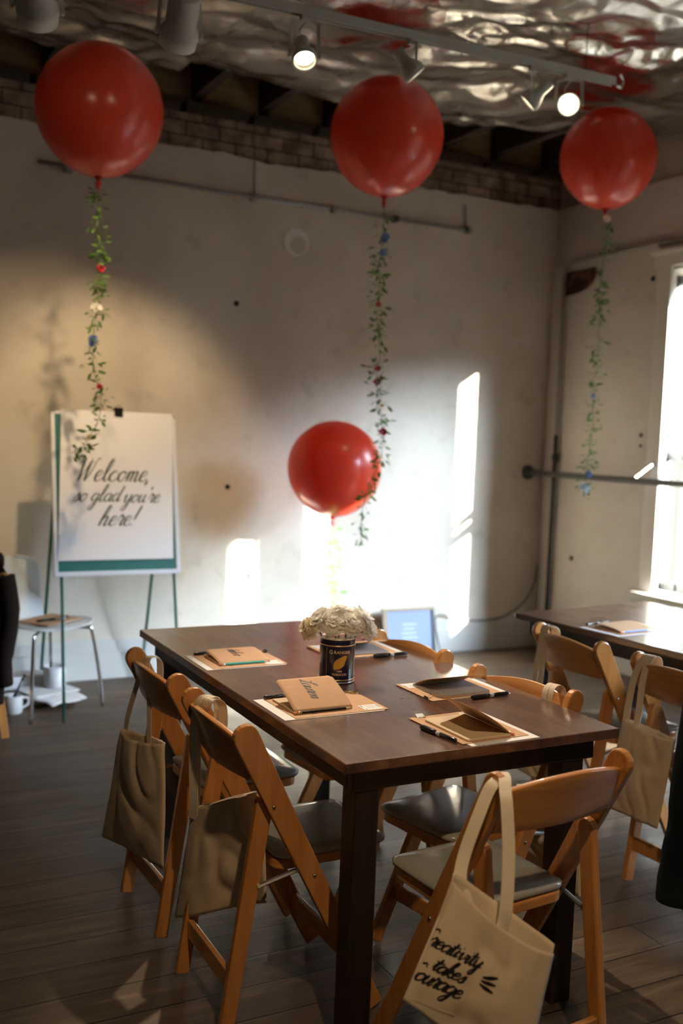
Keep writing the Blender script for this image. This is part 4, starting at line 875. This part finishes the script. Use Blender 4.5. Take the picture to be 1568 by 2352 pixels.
# ------------------------------------------------------------------ easel with the welcome sign
es = thing('flip_chart_easel', 'green-legged easel with white-edged green board at left', 'easel', (1.45, 5.30, 0))
E0 = V((1.45, 5.30, 0))
def ep(x, z, off=0.0):                          # on the easel's leaning front plane
    y = 5.11 + 0.1975*z; n_ = V((0, -0.981, 0.194)); return V((x, y, z)) - E0 + n_*off
def slab(x0, x1, z0, z1, o0, o1, xt0=None, xt1=None):
    xt0 = x0 if xt0 is None else xt0; xt1 = x1 if xt1 is None else xt1
    vs_ = [ep(x0, z0, o0), ep(x1, z0, o0), ep(xt1, z1, o0), ep(xt0, z1, o0), ep(x0, z0, o1), ep(x1, z0, o1), ep(xt1, z1, o1), ep(xt0, z1, o1)]
    return vs_, [(0, 1, 2, 3), (7, 6, 5, 4), (0, 4, 5, 1), (1, 5, 6, 2), (2, 6, 7, 3), (3, 7, 4, 0)]
MB().add(*slab(1.135, 1.760, 0.745, 1.548, 0.0, 0.014)).build('green_board', 'board_green', es)
q = MB()
for a_ in ((1.114, 1.135, 0.722, 1.562), (1.760, 1.782, 0.722, 1.562), (1.114, 1.782, 0.722, 0.745), (1.114, 1.782, 1.548, 1.562)): q.add(*slab(*a_, -0.004, 0.020))
q.build('board_frame', 'board_frame', es, bevel=0.002)
for x, xt in ((1.150, 1.165), (1.762, 1.745)):
    MB().tube([ep(x, 0.0, -0.012), ep(xt, 1.50, -0.012)], 0.008, 8).build('leg', 'easel_green', es, smooth=True)
for x in (1.178, 1.766):
    MB().tube([V((x, 5.868, 0.0))-E0, V((x-0.005, 5.45, 1.50))-E0], 0.009, 8).build('leg', 'easel_green', es, smooth=True)
pd = thing('sign_paper', 'large white sheet lettered Welcome, so glad you\'re here, on the easel', 'sign', E0)
MB().add(*slab(1.133, 1.742, 0.800, 1.572, 0.021, 0.024, 1.168, 1.764)).build('sheet', 'white_paper', pd)
q = MB()
def onp(x0, z0, tilt=0.0):
    N = V((0, -0.981, 0.194))
    return lambda x, y: (ep(x0+x, z0+y+tilt*x, 0.0250), N)
script(q, 'Welcome,', onp(1.235, 1.205), 0.0545, 0.14, 0.05, 0.40, 1.0)
script(q, 'so glad', onp(1.215, 1.100), 0.0420, 0.13, 0.06, 0.45, 1.0)
script(q, "you're", onp(1.475, 1.095), 0.0420, 0.13, 0.06, 0.45, 1.0)
script(q, 'here!', onp(1.345, 0.975), 0.0500, 0.14, 0.05, 0.45, 1.0)
q.build('brush_lettering', 'brush_ink', pd)
cl = thing('bulldog_clip', 'black bulldog clip on top of the welcome sign', 'clip', E0)
MB().add(*slab(1.447, 1.490, 1.545, 1.592, -0.002, 0.032, 1.443, 1.494)).build('clip_body', 'black_plastic', cl, bevel=0.002)
MB().tube([ep(1.455, 1.590, 0.016), ep(1.460, 1.602, 0.03), ep(1.478, 1.602, 0.03), ep(1.482, 1.590, 0.016)], 0.002, 6).build('clip_lever', 'black_plastic', cl)

# ------------------------------------------------------------------ white shell chair and the things on and under it
ch = thing('shell_chair', 'white moulded shell chair with chrome legs behind the easel', 'chair', (1.10, 5.44, 0), math.radians(-152.9))
def shell(u, v):
    s = 2*u-1
    if v < 0.5:
        k = v/0.5; y = 0.21 - 0.38*k; hw = 0.205 - 0.02*k + 0.03*math.sin(PI*k) - 0.035*max(0, k-0.75)*4; z = 0.452 + 0.012*math.cos(PI*k) - 0.018*(1-k)**6
        hw *= (1 - 0.30*max(0, 1-k*5)**2)
        return (s*hw, y, z + 0.012*s*s)
    k = (v-0.5)/0.5
    a_ = min(1, k*3); y = -0.17 - 0.06*math.sin(a_*PI/2) - 0.05*k; z = 0.44 + 0.34*k**0.85*1.0
    hw = 0.14 + 0.055*math.sin(PI*min(1, 0.05+k*0.78))
    if k > 0.82: q_ = (k-0.82)/0.18; hw *= math.sqrt(max(0.02, 1-q_*q_))
    return (s*hw, y + 0.02*(1-s*s)*-1, z)
MB().grid(shell, 18, 40).build('seat_shell', 'shell_white', ch, smooth=True, solid=0.012, sub=1)
for x, y in ((-0.235, 0.215), (0.235, 0.215), (-0.235, -0.215), (0.235, -0.215)):
    MB().tube(catmull([(x*0.25, y*0.35, 0.432), (x*0.70, y*0.72, 0.430), (x*0.80, y*0.80, 0.405), (x*0.92, y*0.92, 0.2), (x, y, 0.0)], 5), 0.0095, 10).build('leg', 'chrome', ch, smooth=True)
M2 = Matrix.Translation((1.10, 5.44, 0)) @ Matrix.Rotation(math.radians(-152.9), 4, 'Z')
o = thing('kraft_folder', 'brown card lying on the white shell chair seat', 'card', M2 @ V((0.0, 0.06, 0.474)), math.radians(-140)); MB().box((-0.14, -0.10, 0), (0.14, 0.10, 0.006)).build('folder', 'kraft', o)
for i, (x, y, r, c_) in enumerate(((0.06, 0.10, 0.3, 'black'), (-0.04, 0.12, 1.0, 'grey'))):
    o = thing('marker_pen', '%s marker lying on the brown card on the shell chair' % c_, 'pen', M2 @ V((x, y, 0.488)), r, 'markers on the chair seat')
    MB().tube([(-0.05, 0, 0), (0.02, 0, 0)], 0.007, 10).build('barrel', 'black_plastic' if i == 0 else 'grey_band', o, smooth=True); MB().tube([(0.02, 0, 0), (0.055, 0, 0)], 0.0082, 10).build('cap', 'black_plastic', o, smooth=True)
# floor clutter
def mug(loc, R, H, label, mt='ceramic', handle=True, ang=0):
    t = thing('mug' if handle else 'paper_cup', label, 'mug' if handle else 'cup', loc, ang)
    MB().lathe([(0, 0.0), (R*0.9, 0.0), (R, 0.006), (R, H), (R-0.004, H), (R-0.004, 0.01), (0, 0.009)], 28).build('cup_body', mt, t, smooth=True)
    MB().lathe([(0, H*0.7), (R-0.004, H*0.7)], 20).build('liquid', 'coffee', t)
    if handle: MB().tube(catmull([(R, 0, H*0.8), (R+0.028, 0, H*0.75), (R+0.032, 0, H*0.4), (R, 0, H*0.22)], 6), 0.006, 8).build('handle', mt, t, smooth=True)
    return t
mug((0.945, 5.375, 0), 0.047, 0.095, 'white mug holding a dark brush on the floor at the left edge', ang=0.2)
o = thing('paint_brush', 'dark brush standing in the white mug on the floor', 'brush', (0.945, 5.375, 0.075)); MB().tube([(0, 0, 0), (0.045, 0.01, 0.09)], [0.007, 0.006], 8).build('handle', 'black_plastic', o); MB().tube([(0.045, 0.01, 0.09), (0.06, 0.013, 0.12)], [0.010, 0.004], 8).build('bristles', 'ink', o)
mug((1.215, 5.66, 0.052), 0.062, 0.115, 'white cup standing on the box under the shell chair', handle=False)
o = thing('cardboard_box', 'flat white-grey box on the floor under the shell chair', 'box', (1.17, 5.60, 0), 0.35); MB().box((-0.13, -0.10, 0), (0.13, 0.12, 0.045)).build('box_body', 'box_card', o, bevel=0.003); MB().box((-0.134, -0.104, 0.0455), (0.134, 0.124, 0.051)).build('lid', 'white_paper', o)
q = MB().grid(lambda u, v: (u*0.24, v*0.20, 0.016 + 0.020*noise.noise(V((u*2, v*2, 3))) + 0.02*v), 10, 10)
o = tag(q.build('crumpled_paper', 'white_paper', smooth=True, solid=0.002), 'curled white paper sheet on the floor beside the box', 'paper'); o.location = (1.14, 5.33, 0.01); o.rotation_euler = (0, 0, 0.55)
o = thing('white_box', 'long pale blue-white box by the wall at the left edge', 'box', (0.92, 5.80, 0), 0.0); MB().box((-0.25, -0.08, 0), (0.26, 0.08, 0.10)).build('box_body', 'white_paper', o, bevel=0.004)

# dark jacket over a chair at the very left edge
jc = copy_tree(chair0); jc.location = (0.615, 5.08, 0); jc.rotation_euler = (0, 0, PI/2); jc['label'] = 'folding chair at the left edge, hidden under a dark jacket'; jc['group'] = G
jk = thing('jacket', 'dark brown jacket draped over a chair at the left edge', 'jacket', (0.805, 5.08, 0))
def jac(u, v):
    a_ = 2*PI*u; wdt = 0.225 - 0.03*v + 0.02*math.sin(3*a_+v*4); dp = 0.030 + 0.035*v
    x = math.cos(a_)*dp + 0.012*noise.noise(V((math.cos(a_)*2, math.sin(a_)*2, v*3))); y = math.sin(a_)*wdt
    zt = 0.835 - 0.03*abs(math.sin(a_)); z = zt - 0.62*v + 0.02*noise.noise(V((math.cos(a_)*2, math.sin(a_)*2, 9)))
    return (x - 0.025*v, y, z)
q = MB().grid(jac, 40, 24); q.f.append(tuple(range(40))[::-1]); q.build('jacket_body', 'jacket', jk, smooth=True, sub=1)
MB().tube(catmull([(0.0, -0.10, 0.83), (0.012, -0.02, 0.85), (0.012, 0.06, 0.85), (0, 0.11, 0.83)], 6), 0.022, 10).build('collar', 'jacket', jk, smooth=True)
for s in (-1, 1): MB().tube(catmull([(0.005, s*0.19, 0.79), (0.03, s*0.20, 0.6), (0.01, s*0.19, 0.42), (0.02, s*0.17, 0.27)], 6), [0.05]*6+[0.045]*7+[0.038]*6, 12).build('sleeve', 'jacket', jk, smooth=True)

# framed print leaning on the back wall
pf = thing('framed_print', 'framed pale blue print leaning on the back wall', 'picture', (3.625, 5.83, 0))
pf.rotation_euler = (math.radians(-10), 0, 0)
q = MB(); fw_, fh_ = 0.205, 0.345
for a_, b_ in (((-fw_, -0.01, 0), (fw_, 0.012, 0.02)), ((-fw_, -0.01, fh_-0.02), (fw_, 0.012, fh_)), ((-fw_, -0.01, 0.02), (-fw_+0.035, 0.012, fh_-0.02))): q.box(a_, b_)
q.build('frame', 'frame_wood', pf, bevel=0.002)
MB().box((fw_-0.022, -0.01, 0.02), (fw_, 0.012, fh_-0.02)).build('frame_side', 'frame_dark', pf, bevel=0.002)
MB().box((-fw_+0.034, 0.0, 0.019), (fw_-0.021, 0.006, fh_-0.019)).build('print', 'print_blue', pf)
q = MB(); random.seed(9)
for k in range(5): q.box((-0.06+0.02*random.random(), -0.002, 0.11+0.03*k), (0.04+0.03*random.random(), -0.001, 0.118+0.03*k))
q.build('print_marks', 'grey_band', pf)

# ------------------------------------------------------------------ person cut off at the right edge
pe = thing('person', 'person in dark trousers standing at the right edge, only one leg in view', 'person', (2.40, 2.15, 0))
PO = V((2.40, 2.15, 0)); rr = V((0.887, -0.461, 0)).normalized(); ff = V((0.461, 0.887, 0)).normalized()
def skin_obj(name, pts, edges, mt, parent, sub=2, root=0):
    me = bpy.data.meshes.new(name); me.from_pydata([tuple(p[0]-PO) for p in pts], edges, []); me.materials.append(MT[mt])
    o = bpy.data.objects.new(name, me); COL.objects.link(o); o.parent = parent
    bm = bmesh.new(); bm.from_mesh(me); bm.verts.layers.skin.verify(); bm.to_mesh(me); bm.free()
    sk = o.modifiers.new('skin', 'SKIN'); sk.use_smooth_shade = True
    for i, p in enumerate(pts):
        d_ = me.skin_vertices[0].data[i]; d_.radius = (p[1], p[2] if len(p) > 2 else p[1]); d_.use_root = (i == root)
    s_ = o.modifiers.new('sub', 'SUBSURF'); s_.levels = sub; s_.render_levels = sub
    return o
ank = V((2.425, 2.255, 0.16)); kn = V((2.395, 2.190, 0.49)); hipL = V((2.395, 2.105, 0.90))
pel = hipL - ff*0.09 + rr*0.04 + V((0, 0, 0.04)); hipR = pel - ff*0.09 - V((0, 0, 0.04)); knR = hipR + rr*0.06 - ff*0.01 - V((0, 0, 0.42)); ankR = V((knR.x, knR.y, 0.10)) + rr*0.04
wa = pel + V((0, 0, 0.15)) + rr*0.05; chs = wa + V((0, 0, 0.24)) + rr*0.05; nk = chs + V((0, 0, 0.16)) + rr*0.03; hd = nk + V((0, 0, 0.10)) + rr*0.03; ht = hd + V((0, 0, 0.12)) + rr*0.0
B = [(pel, .12, .10), (hipL, .08), (kn, .052), (ank, .034), (hipR, .08), (knR, .052), (ankR, .034), (wa, .11, .09), (chs, .14, .10), (nk, .05), (hd, .078, .085), (ht, .07), (hd + rr*0.062 - V((0, 0, 0.005)), .020), (hd + rr*0.092 - V((0, 0, 0.018)), .010), (hd + ff*0.082, .014), (hd - ff*0.082, .014)]
E_ = [(0, 1), (1, 2), (2, 3), (0, 4), (4, 5), (5, 6), (0, 7), (7, 8), (8, 9), (9, 10), (10, 11), (10, 12), (12, 13), (10, 14), (10, 15)]
for s in (1, -1):
    sh = chs + ff*0.17*s + V((0, 0, 0.08)); el = sh + ff*0.05*s - V((0, 0, 0.27)) + rr*0.04; wrh = el + rr*0.20 - V((0, 0, 0.10)); pm = wrh + rr*0.05; n0 = len(B)
    B += [(sh, .045), (el, .036), (wrh, .024), (pm, .032, .016)]; E_ += [(8, n0), (n0, n0+1), (n0+1, n0+2), (n0+2, n0+3)]
    for k in range(4):
        o_ = pm + ff*(0.026-0.0175*k) + rr*0.045; B += [(o_, .0085), (o_+rr*(0.035-0.004*abs(k-1.5))-V((0, 0, 0.014)), .0075)]; m0 = len(B); E_ += [(n0+3, m0-2), (m0-2, m0-1)]
    B += [(pm+ff*0.035*s*-1+rr*0.012, .0095), (pm+ff*0.055*s*-1+rr*0.040, .008)]; m0 = len(B); E_ += [(n0+3, m0-2), (m0-2, m0-1)]
skin_obj('body', B, E_, 'skin', pe)
q = MB()
for h_, k_, a_ in ((hipL, kn, ank), (hipR, knR, ankR)):
    up_ = h_ + V((0, 0, 0.06)); P_ = catmull([pel*0.35+up_*0.65, h_, h_.lerp(k_, 0.5), k_, k_.lerp(a_, 0.5), a_ + V((0, 0, 0.01)), a_ - V((0, 0, 0.075))], 6); n_ = len(P_)
    R_ = [0.10, 0.098, 0.082, 0.066, 0.060, 0.060, 0.066]
    rs = [R_[min(6, i//6)] + (R_[min(6, i//6+1)]-R_[min(6, i//6)])*((i % 6)/6) + 0.004*noise.noise(V((i*0.5, 3, h_.x*9))) for i in range(n_)]
    q.tube([p - PO for p in P_], rs, 24)
q.tube([pel - PO + V((0, 0, z_)) for z_ in (-0.10, -0.04, 0.04, 0.11)], [0.10, 0.150, 0.145, 0.128], 24)
q.build('trousers', 'dark_denim', pe, smooth=True)
sh_ = [(pel+V((0, 0, .04)), .152, .135), (wa, .13, .11), (chs, .155, .12), (nk-V((0, 0, .04)), .07)]; se_ = [(0, 1), (1, 2), (2, 3)]
for s in (1, -1):
    sh = chs + ff*0.17*s + V((0, 0, 0.08)); el = sh + ff*0.05*s - V((0, 0, 0.27)) + rr*0.04; n0 = len(sh_); sh_ += [(sh, .062), (el, .050)]; se_ += [(2, n0), (n0, n0+1)]
skin_obj('shirt', sh_, se_, 'shirt', pe)
skin_obj('shoe', [(ank-V((0, 0, .045)), .038), (ank+rr*0.07-ff*0.01-V((0, 0, .11)), .036, .03), (ank+rr*0.13-ff*0.02-V((0, 0, .128)), .032, .026)], [(0, 1), (1, 2)], 'shoe', pe)
skin_obj('shoe', [(ankR-V((0, 0, .05))-rr*0.03, .040), (ankR+rr*0.07-V((0, 0, .062)), .040, .034), (ankR+rr*0.15-V((0, 0, .068)), .034, .028)], [(0, 1), (1, 2)], 'shoe', pe)
skin_obj('hair', [(ht-rr*0.015, .088), (hd-rr*0.035, .088), (nk-rr*0.03+V((0, 0, .03)), .06)], [(0, 1), (1, 2)], 'hair', pe)

# pieces of a part go under that part
NEST = {'reflector': 'lamp_head', 'bulb': 'lamp_head', 'brand_lettering': 'tin_body', 'small_lettering': 'tin_body', 'leaf_emblem': 'tin_body', 'gold_border': 'tin_body', 'leaf_engraving': 'tin_body',
        'gold_band': 'tin_body', 'rim_band': 'tin_body', 'cover_lettering': 'front_cover', 'pocket_clip': 'cap', 'printed_word': 'bag_body', 'printed_sprig': 'bag_body',
        'seam': 'bag_body', 'leaf': 'stem', 'pane': 'sash', 'print_marks': 'print', 'lead': 'sharpened_wood', 'board_frame': 'green_board', 'round_patch_inner': 'round_patch'}
for o in list(bpy.data.objects):
    k = o.name.split('.')[0]
    if k in NEST and o.parent:
        for c in o.parent.children:
            if c.name.split('.')[0] == NEST[k] and c is not o: o.parent = c; break
